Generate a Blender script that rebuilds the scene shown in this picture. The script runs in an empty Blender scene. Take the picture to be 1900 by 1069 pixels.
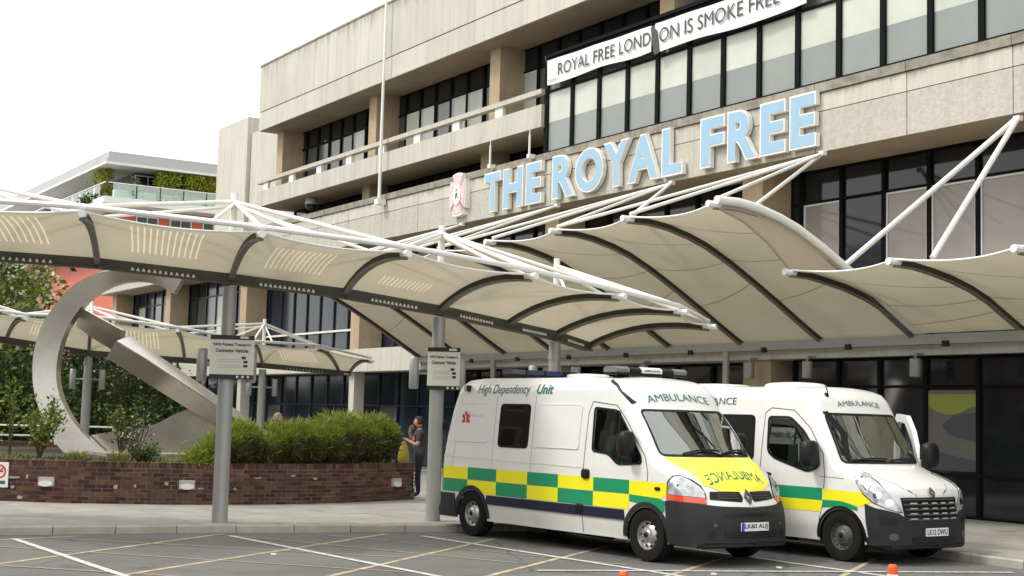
import bpy, bmesh, math, random
import numpy as np
from mathutils import Vector, Matrix
from mathutils.bvhtree import BVHTree

random.seed(7); rng = np.random.default_rng(7)
S = bpy.context.scene; C = S.collection
# ---------------------------------------------------------------- camera, sky, sun, exposure
# world frame: X runs along the hospital front (towards the right), Y towards the hospital, Z up
cam_d = bpy.data.cameras.new('camera'); cam = bpy.data.objects.new('camera', cam_d); C.objects.link(cam)
cam_d.sensor_width = 36; cam_d.lens = 49.26; cam_d.clip_start = .1; cam_d.clip_end = 2000
RX = (0.540518, 0.840903, 0.026877)
RU = (0.062442, -0.071953, 0.995452)
RB = (0.839012, -0.536381, -0.0914)
cam.matrix_world = Matrix(((RX[0], RU[0], RB[0], 0), (RX[1], RU[1], RB[1], 0), (RX[2], RU[2], RB[2], 1.92), (0, 0, 0, 1)))
S.camera = cam
W = bpy.data.worlds.new('World'); S.world = W; W.use_nodes = True
wn = W.node_tree.nodes; wl = W.node_tree.links; wn.clear()
SUN_EL, SUN_AZ = math.radians(52), math.radians(-112)     # azimuth measured from +X, counter-clockwise
sky = wn.new('ShaderNodeTexSky'); sky.sky_type = 'NISHITA'; sky.sun_disc = False
sky.sun_elevation = SUN_EL; sky.sun_rotation = math.radians(90) - SUN_AZ; sky.air_density = 1.2; sky.dust_density = 4.0; sky.ozone_density = .6
hs = wn.new('ShaderNodeHueSaturation'); hs.inputs['Saturation'].default_value = .22
mx = wn.new('ShaderNodeMix'); mx.data_type = 'RGBA'; mx.inputs[0].default_value = .72
mx.inputs[7].default_value = (12.0, 12.0, 11.7, 1)        # even bright cloud cover
bg = wn.new('ShaderNodeBackground'); bg.inputs[1].default_value = .115
wo = wn.new('ShaderNodeOutputWorld')
wl.new(sky.outputs[0], hs.inputs['Color']); wl.new(hs.outputs[0], mx.inputs[6]); wl.new(mx.outputs[2], bg.inputs[0]); wl.new(bg.outputs[0], wo.inputs[0])
sl = bpy.data.lights.new('sun', 'SUN'); sl.energy = 1.5; sl.angle = math.radians(11); sl.color = (1, .95, .86)
so = bpy.data.objects.new('sun', sl); C.objects.link(so)
sd = Vector((math.cos(SUN_EL)*math.cos(SUN_AZ), math.cos(SUN_EL)*math.sin(SUN_AZ), math.sin(SUN_EL)))
so.rotation_euler = sd.to_track_quat('Z', 'Y').to_euler(); so.location = (0, -20, 40)
S.view_settings.view_transform = 'Standard'; S.view_settings.look = 'None'
S.view_settings.exposure = 0.55; S.view_settings.gamma = 1; S.view_settings.use_curve_mapping = False
S.render.engine = 'CYCLES'

# ---------------------------------------------------------------- helpers
def mat(name, col, rough=.6, metal=0., noise=0., scale=4., bump=0., bscale=60., col2=None, spec=.5, streak=0., rnd=0., trans=0., coat=0., emit=0.):
    m = bpy.data.materials.new(name); m.use_nodes = True
    n = m.node_tree.nodes; l = m.node_tree.links; b = n['Principled BSDF']
    b.inputs['Base Color'].default_value = (*col, 1); b.inputs['Roughness'].default_value = rough
    b.inputs['Metallic'].default_value = metal; b.inputs['Specular IOR Level'].default_value = spec
    b.inputs['Coat Weight'].default_value = coat
    geo = n.new('ShaderNodeNewGeometry'); last = None
    if noise or streak:
        c2 = col2 or tuple(c*.55 for c in col)
        tx = n.new('ShaderNodeTexNoise'); tx.inputs['Scale'].default_value = scale; tx.inputs['Detail'].default_value = 7; tx.inputs['Roughness'].default_value = .62
        l.new(geo.outputs['Position'], tx.inputs['Vector'])
        rp = n.new('ShaderNodeMapRange'); rp.inputs[1].default_value = .36; rp.inputs[2].default_value = .68; rp.inputs[4].default_value = noise
        l.new(tx.outputs['Fac'], rp.inputs[0])
        mix = n.new('ShaderNodeMix'); mix.data_type = 'RGBA'; mix.inputs[6].default_value = (*col, 1); mix.inputs[7].default_value = (*c2, 1)
        l.new(rp.outputs[0], mix.inputs[0]); last = mix.outputs[2]
        if streak:                                           # rain runs: noise stretched downwards
            mp = n.new('ShaderNodeMapping'); mp.inputs['Scale'].default_value = (2.2, 2.2, .16); l.new(geo.outputs['Position'], mp.inputs[0])
            t2 = n.new('ShaderNodeTexNoise'); t2.inputs['Scale'].default_value = 1.6; t2.inputs['Detail'].default_value = 8; t2.inputs['Roughness'].default_value = .7
            l.new(mp.outputs[0], t2.inputs['Vector'])
            r2 = n.new('ShaderNodeMapRange'); r2.inputs[1].default_value = .46; r2.inputs[2].default_value = .74; r2.inputs[4].default_value = streak
            l.new(t2.outputs['Fac'], r2.inputs[0])
            m2 = n.new('ShaderNodeMix'); m2.data_type = 'RGBA'; m2.inputs[7].default_value = (*[c*.42 for c in col], 1)
            l.new(last, m2.inputs[6]); l.new(r2.outputs[0], m2.inputs[0]); last = m2.outputs[2]
    if rnd:
        oi = n.new('ShaderNodeObjectInfo')
        ad = n.new('ShaderNodeMath'); ad.operation = 'ADD'; l.new(oi.outputs['Random'], ad.inputs[0]); l.new(geo.outputs['Random Per Island'], ad.inputs[1])
        fr = n.new('ShaderNodeMath'); fr.operation = 'FRACT'; l.new(ad.outputs[0], fr.inputs[0])
        mr = n.new('ShaderNodeMapRange'); mr.inputs[3].default_value = 1-rnd; mr.inputs[4].default_value = 1+rnd*.8; l.new(fr.outputs[0], mr.inputs[0])
        hv = n.new('ShaderNodeHueSaturation'); l.new(mr.outputs[0], hv.inputs['Value'])
        h2 = n.new('ShaderNodeMapRange'); h2.inputs[3].default_value = .5-rnd*.05; h2.inputs[4].default_value = .5+rnd*.05; l.new(fr.outputs[0], h2.inputs[0]); l.new(h2.outputs[0], hv.inputs['Hue'])
        if last: l.new(last, hv.inputs['Color'])
        else: hv.inputs['Color'].default_value = (*col, 1)
        last = hv.outputs[0]
    if last: l.new(last, b.inputs['Base Color'])
    if bump:
        tb = n.new('ShaderNodeTexNoise'); tb.inputs['Scale'].default_value = bscale; tb.inputs['Detail'].default_value = 4
        l.new(geo.outputs['Position'], tb.inputs['Vector'])
        bp = n.new('ShaderNodeBump'); bp.inputs['Strength'].default_value = bump; bp.inputs['Distance'].default_value = .02
        l.new(tb.outputs['Fac'], bp.inputs['Height']); l.new(bp.outputs[0], b.inputs['Normal'])
    if trans:
        tr = n.new('ShaderNodeBsdfTranslucent'); ms = n.new('ShaderNodeMixShader'); ms.inputs[0].default_value = trans
        if last: l.new(last, tr.inputs['Color'])
        else: tr.inputs['Color'].default_value = (*col, 1)
        l.new(b.outputs[0], ms.inputs[1]); l.new(tr.outputs[0], ms.inputs[2]); l.new(ms.outputs[0], n['Material Output'].inputs[0])
    if emit:
        b.inputs['Emission Color'].default_value = (*col, 1); b.inputs['Emission Strength'].default_value = emit
    return m

def glass_mat(name, tint, rough=.02, add=.0):
    m = bpy.data.materials.new(name); m.use_nodes = True
    n = m.node_tree.nodes; l = m.node_tree.links; n.remove(n['Principled BSDF'])
    t = n.new('ShaderNodeBsdfTransparent'); t.inputs[0].default_value = (*tint, 1)
    g = n.new('ShaderNodeBsdfGlossy'); g.inputs['Roughness'].default_value = rough; g.inputs['Color'].default_value = (.95, 1, .97, 1)
    f = n.new('ShaderNodeFresnel'); f.inputs['IOR'].default_value = 1.5
    a = n.new('ShaderNodeMath'); a.operation = 'ADD'; a.inputs[1].default_value = add; a.use_clamp = True; l.new(f.outputs[0], a.inputs[0])
    s = n.new('ShaderNodeMixShader'); l.new(a.outputs[0], s.inputs[0]); l.new(t.outputs[0], s.inputs[1]); l.new(g.outputs[0], s.inputs[2])
    l.new(s.outputs[0], n['Material Output'].inputs[0]); return m

def tag(o, label=None, cat=None, group=None, kind=None):
    if label: o['label'] = label
    if cat: o['category'] = cat
    if group: o['group'] = group
    if kind: o['kind'] = kind
    return o
ORG = {}
def thing(name, label, cat, loc=(0, 0, 0), rotz=0., group=None, local=False):
    o = bpy.data.objects.new(name, None); C.objects.link(o); o.empty_display_size = .3
    o.location = loc; o.rotation_euler = (0, 0, rotz); ORG[o.name] = Vector((0, 0, 0)) if local else Vector(loc)
    return tag(o, label, cat, group)

class MB:
    """collects faces and links them as one mesh object"""
    def __init__(s): s.v = []; s.f = []; s.m = []
    def add(s, vs, fs, mi=0):
        o = len(s.v); s.v += [tuple(map(float, p)) for p in vs]; s.f += [tuple(i+o for i in f) for f in fs]; s.m += [mi]*len(fs); return s
    def box(s, a, b, mi=0):
        x0, y0, z0 = a; x1, y1, z1 = b
        return s.add([(x0,y0,z0),(x1,y0,z0),(x1,y1,z0),(x0,y1,z0),(x0,y0,z1),(x1,y0,z1),(x1,y1,z1),(x0,y1,z1)],
                     [(0,3,2,1),(4,5,6,7),(0,1,5,4),(1,2,6,5),(2,3,7,6),(3,0,4,7)], mi)
    def obox(s, c, ux, uy, uz, mi=0):
        c, ux, uy, uz = map(Vector, (c, ux, uy, uz))
        vs = [c+i*ux+j*uy+k*uz for k in (-1, 1) for j, i in ((-1,-1),(-1,1),(1,1),(1,-1))]
        return s.add(vs, [(0,3,2,1),(4,5,6,7),(0,1,5,4),(1,2,6,5),(2,3,7,6),(3,0,4,7)], mi)
    def bar(s, p, q, w, h, up=(0, 0, 1), mi=0):
        p, q = Vector(p), Vector(q); d = q-p; L = d.length; d.normalize(); up = Vector(up)
        x = d.cross(up).normalized(); u = x.cross(d).normalized()
        return s.obox((p+q)/2, d*L/2, x*w/2, u*h/2, mi)
    def tube(s, pts, r, n=10, mi=0, cap=True):
        pts = [Vector(p) for p in pts]; rs = r if isinstance(r, (list, tuple)) else [r]*len(pts)
        rings = []; ref = None
        for i, p in enumerate(pts):
            d = (pts[min(i+1, len(pts)-1)]-pts[max(i-1, 0)]).normalized()
            if ref is None: ref = Vector((0, 0, 1)) if abs(d.z) < .9 else Vector((1, 0, 0))
            x = d.cross(ref).normalized(); y = x.cross(d).normalized(); ref = y
            rings.append([p+rs[i]*(math.cos(a)*x+math.sin(a)*y) for a in [2*math.pi*k/n for k in range(n)]])
        vs = [v for g in rings for v in g]; fs = []
        for i in range(len(pts)-1):
            for k in range(n): fs.append((i*n+k, i*n+(k+1) % n, (i+1)*n+(k+1) % n, (i+1)*n+k))
        if cap: fs += [tuple(range(n-1, -1, -1)), tuple(range((len(pts)-1)*n, len(pts)*n))]
        return s.add(vs, fs, mi)
    def prism(s, poly, a, b, mi=0):
        """poly: list of 3D points (planar), swept by vector a..b"""
        n = len(poly); a, b = Vector(a), Vector(b); P = [Vector(p) for p in poly]
        vs = [p+a for p in P]+[p+b for p in P]
        return s.add(vs, [tuple(range(n-1, -1, -1)), tuple(range(n, 2*n))]+[(i, (i+1) % n, n+(i+1) % n, n+i) for i in range(n)], mi)
    def lathe(s, prof, c, axis='y', n=24, mi=0):
        vs = []; fs = []
        for (r, h) in prof:
            for k in range(n):
                a = 2*math.pi*k/n; ca, sa = r*math.cos(a), r*math.sin(a)
                vs.append((c[0]+ca, c[1]+h, c[2]+sa) if axis == 'y' else (c[0]+ca, c[1]+sa, c[2]+h))
        for i in range(len(prof)-1):
            for k in range(n): fs.append((i*n+k, i*n+(k+1) % n, (i+1)*n+(k+1) % n, (i+1)*n+k))
        return s.add(vs, fs, mi)
    def build(s, name, mats, parent=None, smooth=False, kind=None, label=None, loc=None, recalc=True):
        me = bpy.data.meshes.new(name)
        org = ORG.get(parent.name, Vector()) if parent else (Vector(loc) if loc is not None else Vector())
        me.from_pydata([(x-org.x, y-org.y, z-org.z) for x, y, z in s.v], [], s.f)
        mats = mats if isinstance(mats, (list, tuple)) else [mats]
        for m in mats: me.materials.append(m)
        if len(mats) > 1: me.polygons.foreach_set('material_index', s.m)
        if recalc:
            bm = bmesh.new(); bm.from_mesh(me); bmesh.ops.recalc_face_normals(bm, faces=bm.faces); bm.to_mesh(me); bm.free()
        if smooth:
            me.polygons.foreach_set('use_smooth', [True]*len(me.polygons))
            me.set_sharp_from_angle(angle=math.radians(38))
        me.update()
        return link(name, me, parent, kind, label, org if not parent else None)
def link(name, me, parent=None, kind=None, label=None, loc=None):
    o = bpy.data.objects.new(name, me); C.objects.link(o)
    if parent: o.parent = parent; ORG[o.name] = ORG.get(parent.name, Vector())
    elif loc is not None: o.location = loc; ORG[o.name] = Vector(loc)
    if kind: o['kind'] = kind
    if label: o['label'] = label
    return o

def text_mesh(txt, size=1., bold=0., extrude=0., sx=1., space=1., shear=0.):
    cu = bpy.data.curves.new('t', 'FONT'); cu.body = txt; cu.size = size; cu.offset = bold; cu.extrude = extrude
    cu.space_character = space; cu.shear = shear; cu.resolution_u = 4
    o = bpy.data.objects.new('t', cu); C.objects.link(o)
    dg = bpy.context.evaluated_depsgraph_get(); me = bpy.data.meshes.new_from_object(o.evaluated_get(dg))
    vs = [(v.co.x*sx, v.co.y, v.co.z) for v in me.vertices]; fs = [tuple(p.vertices) for p in me.polygons]
    ns = [abs(p.normal.z) > .7 for p in me.polygons]
    bpy.data.objects.remove(o); bpy.data.curves.remove(cu); bpy.data.meshes.remove(me)
    return vs, fs, ns
def flat_text(mb, txt, origin, ux, uy, width, height, bold=0., shear=0., off=None, mi=0, flip=False):
    """flat lettering fitted in width x height, starting at origin"""
    vs, fs, _ = text_mesh(txt, 1, bold=bold, shear=shear)
    x0 = min(v[0] for v in vs); x1 = max(v[0] for v in vs); y0 = min(v[1] for v in vs); y1 = max(v[1] for v in vs)
    o = Vector(origin); ux = Vector(ux); uy = Vector(uy)
    mb.add([o+ux*((v[0]-x0)/(x1-x0)*width)+uy*((v[1]-y0)/(y1-y0)*height) for v in vs], fs, mi)

def smooth_poly(pts, r, n=5):
    """round the corners of a 2D polygon"""
    out = []; N = len(pts)
    for i in range(N):
        a, b, c = np.array(pts[i-1], float), np.array(pts[i], float), np.array(pts[(i+1) % N], float)
        u = a-b; w = c-b; lu, lw = np.linalg.norm(u), np.linalg.norm(w); rr = min(r, lu*.45, lw*.45)
        p, q = b+u/lu*rr, b+w/lw*rr
        for k in range(n+1):
            t = k/n; out.append(tuple((1-t)**2*p+2*t*(1-t)*b+t*t*q))
    return out
def inside(poly, x, y):
    c = False; n = len(poly); j = n-1
    for i in range(n):
        xi, yi = poly[i]; xj, yj = poly[j]
        if (yi > y) != (yj > y) and x < (xj-xi)*(y-yi)/(yj-yi)+xi: c = not c
        j = i
    return c
def ss(a, b, x):
    t = np.clip((np.asarray(x, float)-a)/(b-a), 0, 1); return t*t*(3-2*t)
def copy_tree(o, parent=None):
    c = o.copy(); C.objects.link(c); c.parent = parent
    for ch in o.children: copy_tree(ch, c)
    return c

# ---------------------------------------------------------------- materials
def wear(m, colour, kind):
    """stains with a shape of their own mixed over a material's base colour"""
    n = m.node_tree.nodes; l = m.node_tree.links; b = n['Principled BSDF']; src = b.inputs['Base Color'].links[0].from_socket
    geo = n.new('ShaderNodeNewGeometry'); mix = n.new('ShaderNodeMix'); mix.data_type = 'RGBA'; mix.inputs[7].default_value = (*colour, 1)
    t = n.new('ShaderNodeTexNoise'); t.inputs['Detail'].default_value = 8; t.inputs['Roughness'].default_value = .68
    r = n.new('ShaderNodeMapRange')
    if kind == 'oil':                                       # blotches and drips on the tarmac
        t.inputs['Scale'].default_value = .75; l.new(geo.outputs['Position'], t.inputs['Vector']); r.inputs[1].default_value = .58; r.inputs[2].default_value = .70; r.inputs[4].default_value = .75
        l.new(t.outputs['Fac'], r.inputs[0]); fac = r.outputs[0]
    elif kind == 'crack':
        v = n.new('ShaderNodeTexVoronoi'); v.feature = 'DISTANCE_TO_EDGE'; v.inputs['Scale'].default_value = .42
        t.inputs['Scale'].default_value = 1.5; l.new(geo.outputs['Position'], t.inputs['Vector'])
        a = n.new('ShaderNodeMix'); a.data_type = 'VECTOR'; a.inputs[0].default_value = .35; l.new(geo.outputs['Position'], a.inputs[4]); l.new(t.outputs['Color'], a.inputs[5]); l.new(a.outputs[1], v.inputs['Vector'])
        r.inputs[1].default_value = 0; r.inputs[2].default_value = .012; r.inputs[3].default_value = .6; r.inputs[4].default_value = 0; l.new(v.outputs['Distance'], r.inputs[0]); fac = r.outputs[0]
    elif kind[0] == 'runoff':                               # dark runs below a ledge at height kind[1]
        mp = n.new('ShaderNodeMapping'); mp.inputs['Scale'].default_value = (2.6, 2.6, .12); l.new(geo.outputs['Position'], mp.inputs[0])
        t.inputs['Scale'].default_value = 1.3; l.new(mp.outputs[0], t.inputs['Vector']); sp_ = n.new('ShaderNodeSeparateXYZ'); l.new(geo.outputs['Position'], sp_.inputs[0])
        z2 = n.new('ShaderNodeMapRange'); z2.inputs[1].default_value = kind[1]-kind[2]; z2.inputs[2].default_value = kind[1]; z2.inputs[3].default_value = -.30; z2.inputs[4].default_value = .10; l.new(sp_.outputs[2], z2.inputs[0])
        ad = n.new('ShaderNodeMath'); ad.operation = 'ADD'; l.new(z2.outputs[0], ad.inputs[0]); l.new(t.outputs['Fac'], ad.inputs[1])
        r.inputs[1].default_value = .47; r.inputs[2].default_value = .68; r.inputs[4].default_value = .7; l.new(ad.outputs[0], r.inputs[0]); fac = r.outputs[0]
    elif kind == 'road_dirt':                               # spray along the lower body
        tc = n.new('ShaderNodeTexCoord'); sp_ = n.new('ShaderNodeSeparateXYZ'); l.new(tc.outputs['Object'], sp_.inputs[0])
        t.inputs['Scale'].default_value = 2.6; l.new(tc.outputs['Object'], t.inputs['Vector'])
        r.inputs[1].default_value = .30; r.inputs[2].default_value = 1.0; r.inputs[3].default_value = .60; r.inputs[4].default_value = .03; l.new(sp_.outputs[2], r.inputs[0])
        q = n.new('ShaderNodeMath'); q.operation = 'MULTIPLY'; q.use_clamp = True; l.new(r.outputs[0], q.inputs[0]); l.new(t.outputs['Fac'], q.inputs[1]); fac = q.outputs[0]
    l.new(src, mix.inputs[6]); l.new(fac, mix.inputs[0]); l.new(mix.outputs[2], b.inputs['Base Color'])
M = {}
M['asphalt'] = mat('asphalt', (.155, .152, .142), .85, noise=.7, scale=.55, bump=.6, bscale=90, col2=(.088, .087, .084))
M['paving'] = mat('paving', (.31, .30, .27), .85, noise=.5, scale=1.4, bump=.2, bscale=50, rnd=.07)
M['kerb'] = mat('kerb_stone', (.42, .40, .34), .85, noise=.5, scale=3, bump=.3, rnd=.08)
M['line_white'] = mat('line_white', (.70, .69, .63), .7, noise=.9, scale=11, col2=(.28, .28, .27))
M['line_yellow'] = mat('line_yellow', (.58, .45, .24), .75, noise=1., scale=6, col2=(.24, .21, .17))
M['line_pink'] = mat('line_pink', (.42, .31, .26), .75, noise=1., scale=3, col2=(.24, .21, .19))
M['concrete'] = mat('concrete', (.565, .545, .478), .85, noise=.5, scale=.7, bump=.25, bscale=35, col2=(.48, .45, .385), streak=.42, rnd=.06)
M['aggregate'] = mat('aggregate_concrete', (.525, .505, .445), .9, noise=.8, scale=9, bump=.5, bscale=22, col2=(.42, .392, .335), streak=.32, rnd=.04)
M['coping'] = mat('weathered_coping', (.36, .33, .27), .9, noise=.9, scale=3.5, bump=.5, bscale=40, col2=(.17, .155, .13), streak=.5)
M['tan_column'] = mat('tan_column', (.46, .36, .24), .85, noise=.4, scale=2, bump=.2, streak=.3)
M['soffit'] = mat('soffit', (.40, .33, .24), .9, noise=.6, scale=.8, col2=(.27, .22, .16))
M['frame_black'] = mat('frame_black', (.005, .005, .006), .7, spec=.1)
M['frame_blue'] = mat('frame_navy', (.012, .018, .028), .4, spec=.3)
M['frame_grey'] = mat('frame_grey', (.075, .078, .085), .5)
M['frame_white'] = mat('frame_white', (.75, .75, .72), .5)
M['glass_dark'] = mat('dark_glazing', (.012, .014, .018), .06, spec=.45, noise=.5, scale=.6, col2=(.026, .03, .034), rnd=.2)
M['glass_blue'] = mat('blue_panel', (.010, .019, .032), .12, spec=.35, noise=.5, scale=.8, col2=(.035, .045, .06), rnd=.25)
M['glass_grey'] = mat('grey_glazing', (.10, .105, .105), .12, spec=.6, noise=.3, scale=.6, rnd=.15)
M['blind_light'] = mat('pale_blind', (.55, .585, .505), .5, noise=.6, scale=.9, col2=(.42, .46, .40), rnd=.06, coat=.4)  # pale pane tone; in the glazed box it paints the reflected sky
M['blind_grey'] = mat('grey_blind', (.235, .262, .25), .4, noise=.4, scale=1.0, col2=(.175, .20, .195), rnd=.05, coat=.4)  # darker lower part of the reflection painted on the glazed box
M['blind_pink'] = mat('drawn_blind', (.30, .275, .265), .5, noise=.3, scale=1.0, rnd=.08, coat=.5)
M['interior'] = mat('dark_interior', (.02, .02, .02), .9)
M['letter_blue'] = mat('letter_blue', (.31, .49, .65), .5, noise=.35, scale=2.5, col2=(.25, .42, .58))
M['letter_white'] = mat('letter_side', (.78, .77, .72), .5)
M['banner'] = mat('banner_cloth', (.80, .80, .78), .7, noise=.3, scale=3, col2=(.70, .70, .68))
M['ink'] = mat('ink', (.06, .065, .075), .7)
M['ink_pale'] = mat('ink_pale', (.5, .5, .52), .7)
M['pink'] = mat('emblem_pink', (.66, .42, .45), .6, noise=.8, scale=6, col2=(.76, .68, .66))
M['fabric'] = mat('canopy_fabric', (.56, .512, .39), .75, noise=.6, scale=1.1, col2=(.49, .445, .33), trans=.34, spec=.2)
M['fabric_pale'] = mat('canopy_slot', (.74, .66, .46), .7, trans=.48, spec=.2)  # paler, more translucent cloth colour standing in for streaks of light
M['gable'] = mat('gable_cloth', (.56, .485, .385), .7, noise=.3, scale=.8, col2=(.50, .43, .335), trans=.3, spec=.2)
M['rib_flange'] = mat('rib_flange', (.20, .185, .165), .5, noise=.3, scale=5)
M['seam'] = mat('cloth_seam', (.33, .29, .21), .7, spec=.2)
M['rib'] = mat('rib_steel', (.06, .052, .045), .6, spec=.2)
M['beam'] = mat('beam_steel', (.105, .10, .09), .6, spec=.3, noise=.5, scale=4)
M['steel_white'] = mat('white_steel', (.80, .80, .78), .4, noise=.25, scale=5, col2=(.66, .65, .62))
M['galv'] = mat('grey_post', (.36, .37, .355), .45, metal=.35, noise=.35, scale=3, col2=(.28, .29, .275))
M['slot'] = mat('lens', (.85, .84, .80), .4, emit=.0)  # white standing in for bright sky behind the beam slots
M['steel'] = mat('brushed_steel', (.66, .64, .59), .27, metal=.9, noise=.7, scale=1.1, col2=(.46, .44, .40), bump=.05, bscale=30)
M['brick'] = mat('brick', (.110, .044, .030), .88, noise=.9, scale=3.5, bump=.4, bscale=70, col2=(.07, .033, .026), rnd=.55)
M['mortar'] = mat('mortar', (.25, .215, .18), .95, noise=.9, scale=2.5, col2=(.10, .075, .06))
M['soil'] = mat('soil', (.06, .045, .03), .95, noise=.6, scale=5, bump=.5)
M['bark'] = mat('bark', (.10, .075, .05), .9, noise=.6, scale=8, bump=.5)
M['leaf'] = mat('leaf_green', (.088, .130, .024), .55, rnd=.55, trans=.35, spec=.3)
M['leaf_dark'] = mat('leaf_dark', (.032, .062, .018), .5, rnd=.5, trans=.25, spec=.3)
M['leaf_lime'] = mat('leaf_lime', (.21, .245, .035), .55, rnd=.5, trans=.35, spec=.3)
M['leaf_grass'] = mat('hedge_blade', (.19, .255, .024), .6, rnd=.5, trans=.35, spec=.25)
M['leaf_olive'] = mat('hedge_stem', (.125, .115, .03), .8, rnd=.5, trans=.2, spec=.2)
M['leaf_yellow'] = mat('leaf_yellow', (.45, .38, .05), .55, rnd=.35, trans=.3)
M['straw'] = mat('dry_grass', (.32, .28, .11), .7, rnd=.4, trans=.3)
M['bamboo'] = mat('bamboo_leaf', (.40, .43, .05), .55, rnd=.4, trans=.35, spec=.3)
M['flower'] = mat('pale_flower', (.62, .60, .46), .6, rnd=.2, trans=.3)
M['paint'] = mat('white_paint', (.80, .80, .785), .30, coat=.7, noise=.5, scale=1.6, col2=(.715, .71, .685))
M['paint2'] = mat('white_trim', (.80, .80, .785), .35, coat=.4)
M['recess'] = mat('panel_gap', (.10, .10, .10), .8)
M['plastic'] = mat('bumper_plastic', (.021, .0215, .0235), .6, noise=.3, scale=6, col2=(.034, .036, .04), bump=.06, bscale=200, spec=.3)
M['black'] = mat('black_plastic', (.008, .008, .009), .45, spec=.3)
M['rubstrip'] = mat('rub_strip', (.014, .014, .036), .5, spec=.3)
M['rubber'] = mat('tyre_rubber', (.013, .0125, .012), .9, noise=.5, scale=12, bump=.2, spec=.2)
M['rim'] = mat('wheel_rim', (.50, .50, .49), .35, metal=.8, noise=.4, scale=12)
M['hub_dark'] = mat('hub_dark', (.10, .10, .10), .5, metal=.3)
M['yellow'] = mat('reflective_yellow', (.86, .80, .012), .45)
M['bonnet_yellow'] = mat('bonnet_yellow', (.88, .85, .07), .4, coat=.3)
M['green'] = mat('reflective_green', (.006, .27, .115), .45)
M['text_green'] = mat('text_green', (.01, .17, .13), .5)
M['text_slate'] = mat('text_slate', (.05, .11, .12), .5)
M['lens'] = mat('headlamp_lens', (.60, .61, .63), .08, spec=.8, metal=.3, noise=.8, scale=14, col2=(.27, .28, .30), coat=1)
M['amber'] = mat('amber_lens', (.72, .075, .02), .15, coat=1)
M['blue_lens'] = mat('blue_lens', (.02, .04, .12), .15, coat=1)
M['chrome'] = mat('chrome', (.80, .80, .80), .15, metal=1)
M['plate'] = mat('number_plate', (.82, .82, .80), .4)
M['eu_blue'] = mat('plate_blue', (.02, .10, .55), .4)
M['star_red'] = mat('star_red', (.55, .05, .02), .5)
M['windscreen'] = glass_mat('windscreen_glass', (.60, .72, .66), .02, .24)
M['tint'] = glass_mat('tinted_glass', (.66, .74, .70), .02, .06)
M['privacy'] = mat('privacy_glass', (.005, .006, .006), .04, spec=.5)
M['cabin'] = mat('cabin_trim', (.035, .036, .037), .8)
M['cabin_grey'] = mat('cabin_grey', (.16, .17, .16), .8)
M['skin'] = mat('skin', (.50, .27, .19), .6)
M['hair_dark'] = mat('dark_hair', (.012, .009, .008), .7)
M['hair_red'] = mat('sandy_hair', (.20, .15, .11), .7)
M['shirt_dark'] = mat('dark_shirt', (.042, .044, .036), .9)
M['trouser'] = mat('dark_trousers', (.014, .015, .026), .9)
M['shirt_teal'] = mat('teal_top', (.01, .16, .14), .9)
M['uniform'] = mat('green_uniform', (.012, .20, .115), .9)
M['shoe'] = mat('shoe', (.01, .01, .01), .6)
M['orange'] = mat('orange_plastic', (.78, .10, .015), .5, noise=.3, scale=20)
M['red_panel'] = mat('red_cladding', (.52, .105, .055), .6, noise=.2, scale=.5, rnd=.08)
M['white_render'] = mat('white_render', (.72, .72, .69), .7, noise=.2, scale=.6)
M['roof_grey'] = mat('roof_grey', (.42, .43, .42), .6)
M['sign_white'] = mat('sign_board', (.68, .68, .60), .5, noise=.2, scale=4, col2=(.6, .6, .53))
M['sign_black'] = mat('sign_black', (.012, .012, .015), .4)
M['red'] = mat('sign_red', (.62, .03, .03), .5)
M['lime'] = mat('poster_lime', (.22, .27, .035), .5)
M['poster'] = mat('poster_grey', (.13, .127, .115), .6, noise=.4, scale=1.5)
M['balustrade'] = glass_mat('balustrade_glass', (.80, .90, .84), .05, .12)
M['brick_far'] = mat('terrace_brick', (.22, .11, .075), .9, noise=.6, scale=2)
M['slate'] = mat('roof_slate', (.09, .09, .10), .8)
M['orange_timber'] = mat('orange_timber', (.35, .16, .03), .7)

M['roof_concrete'] = M['concrete'].copy(); M['roof_concrete'].name = 'roof_concrete'; M['band_concrete'] = M['concrete'].copy(); M['band_concrete'].name = 'band_concrete'
wear(M['roof_concrete'], (.20, .19, .165), ('runoff', 16.75, 1.3)); wear(M['band_concrete'], (.20, .19, .165), ('runoff', 9.5, .45))
wear(M['asphalt'], (.05, .05, .05), 'oil'); wear(M['asphalt'], (.045, .045, .045), 'crack')
wear(M['paving'], (.19, .185, .165), 'oil')
wear(M['paint'], (.36, .34, .30), 'road_dirt')

# ================================================================ GROUND
gm = MB(); gm.add([(-400, -300, 0), (300, -300, 0), (300, 500, 0), (-400, 500, 0)], [(0, 1, 2, 3)])
gm.build('road', M['asphalt'], kind='structure')
ROAD = bpy.data.objects['road']
# kerb line: bends round the lay-by, then runs along the front of the entrance
KERB = [(-22.6, -8), (-22.0, -2), (-21.62, 2.5), (-21.38, 4.9), (-21.2, 6.5), (-20.98, 8.1), (-20.6, 9.8), (-20.25, 11.6), (-19.95, 13.2), (-19.7, 14.6), (-19.4, 15.8), (-18.8, 16.55), (-17.8, 16.8), (-13.9, 16.74), (-10, 16.6), (-4, 16.4), (4, 16.2), (14, 16)]
def resample(pts, step):
    P = [np.array(p, float) for p in pts]; out = [P[0]]; carry = 0.
    for a, b in zip(P, P[1:]):
        L = np.linalg.norm(b-a); d = step-carry
        while d <= L: out.append(a+(b-a)*d/L); d += step
        carry = L-(d-step)
    return out
pv = MB(); n = len(KERB)
pv.add([(x, y, .11) for x, y in KERB]+[(14, 60, .11), (-120, 60, .11), (-120, -8, .11)], [tuple(range(n+3))])
pv.build('pavement', M['paving'], kind='structure')
kerb = thing('kerb', None, None, (-20.5, 10, 0)); kerb['kind'] = 'structure'
ks = resample(KERB, .915)
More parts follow.
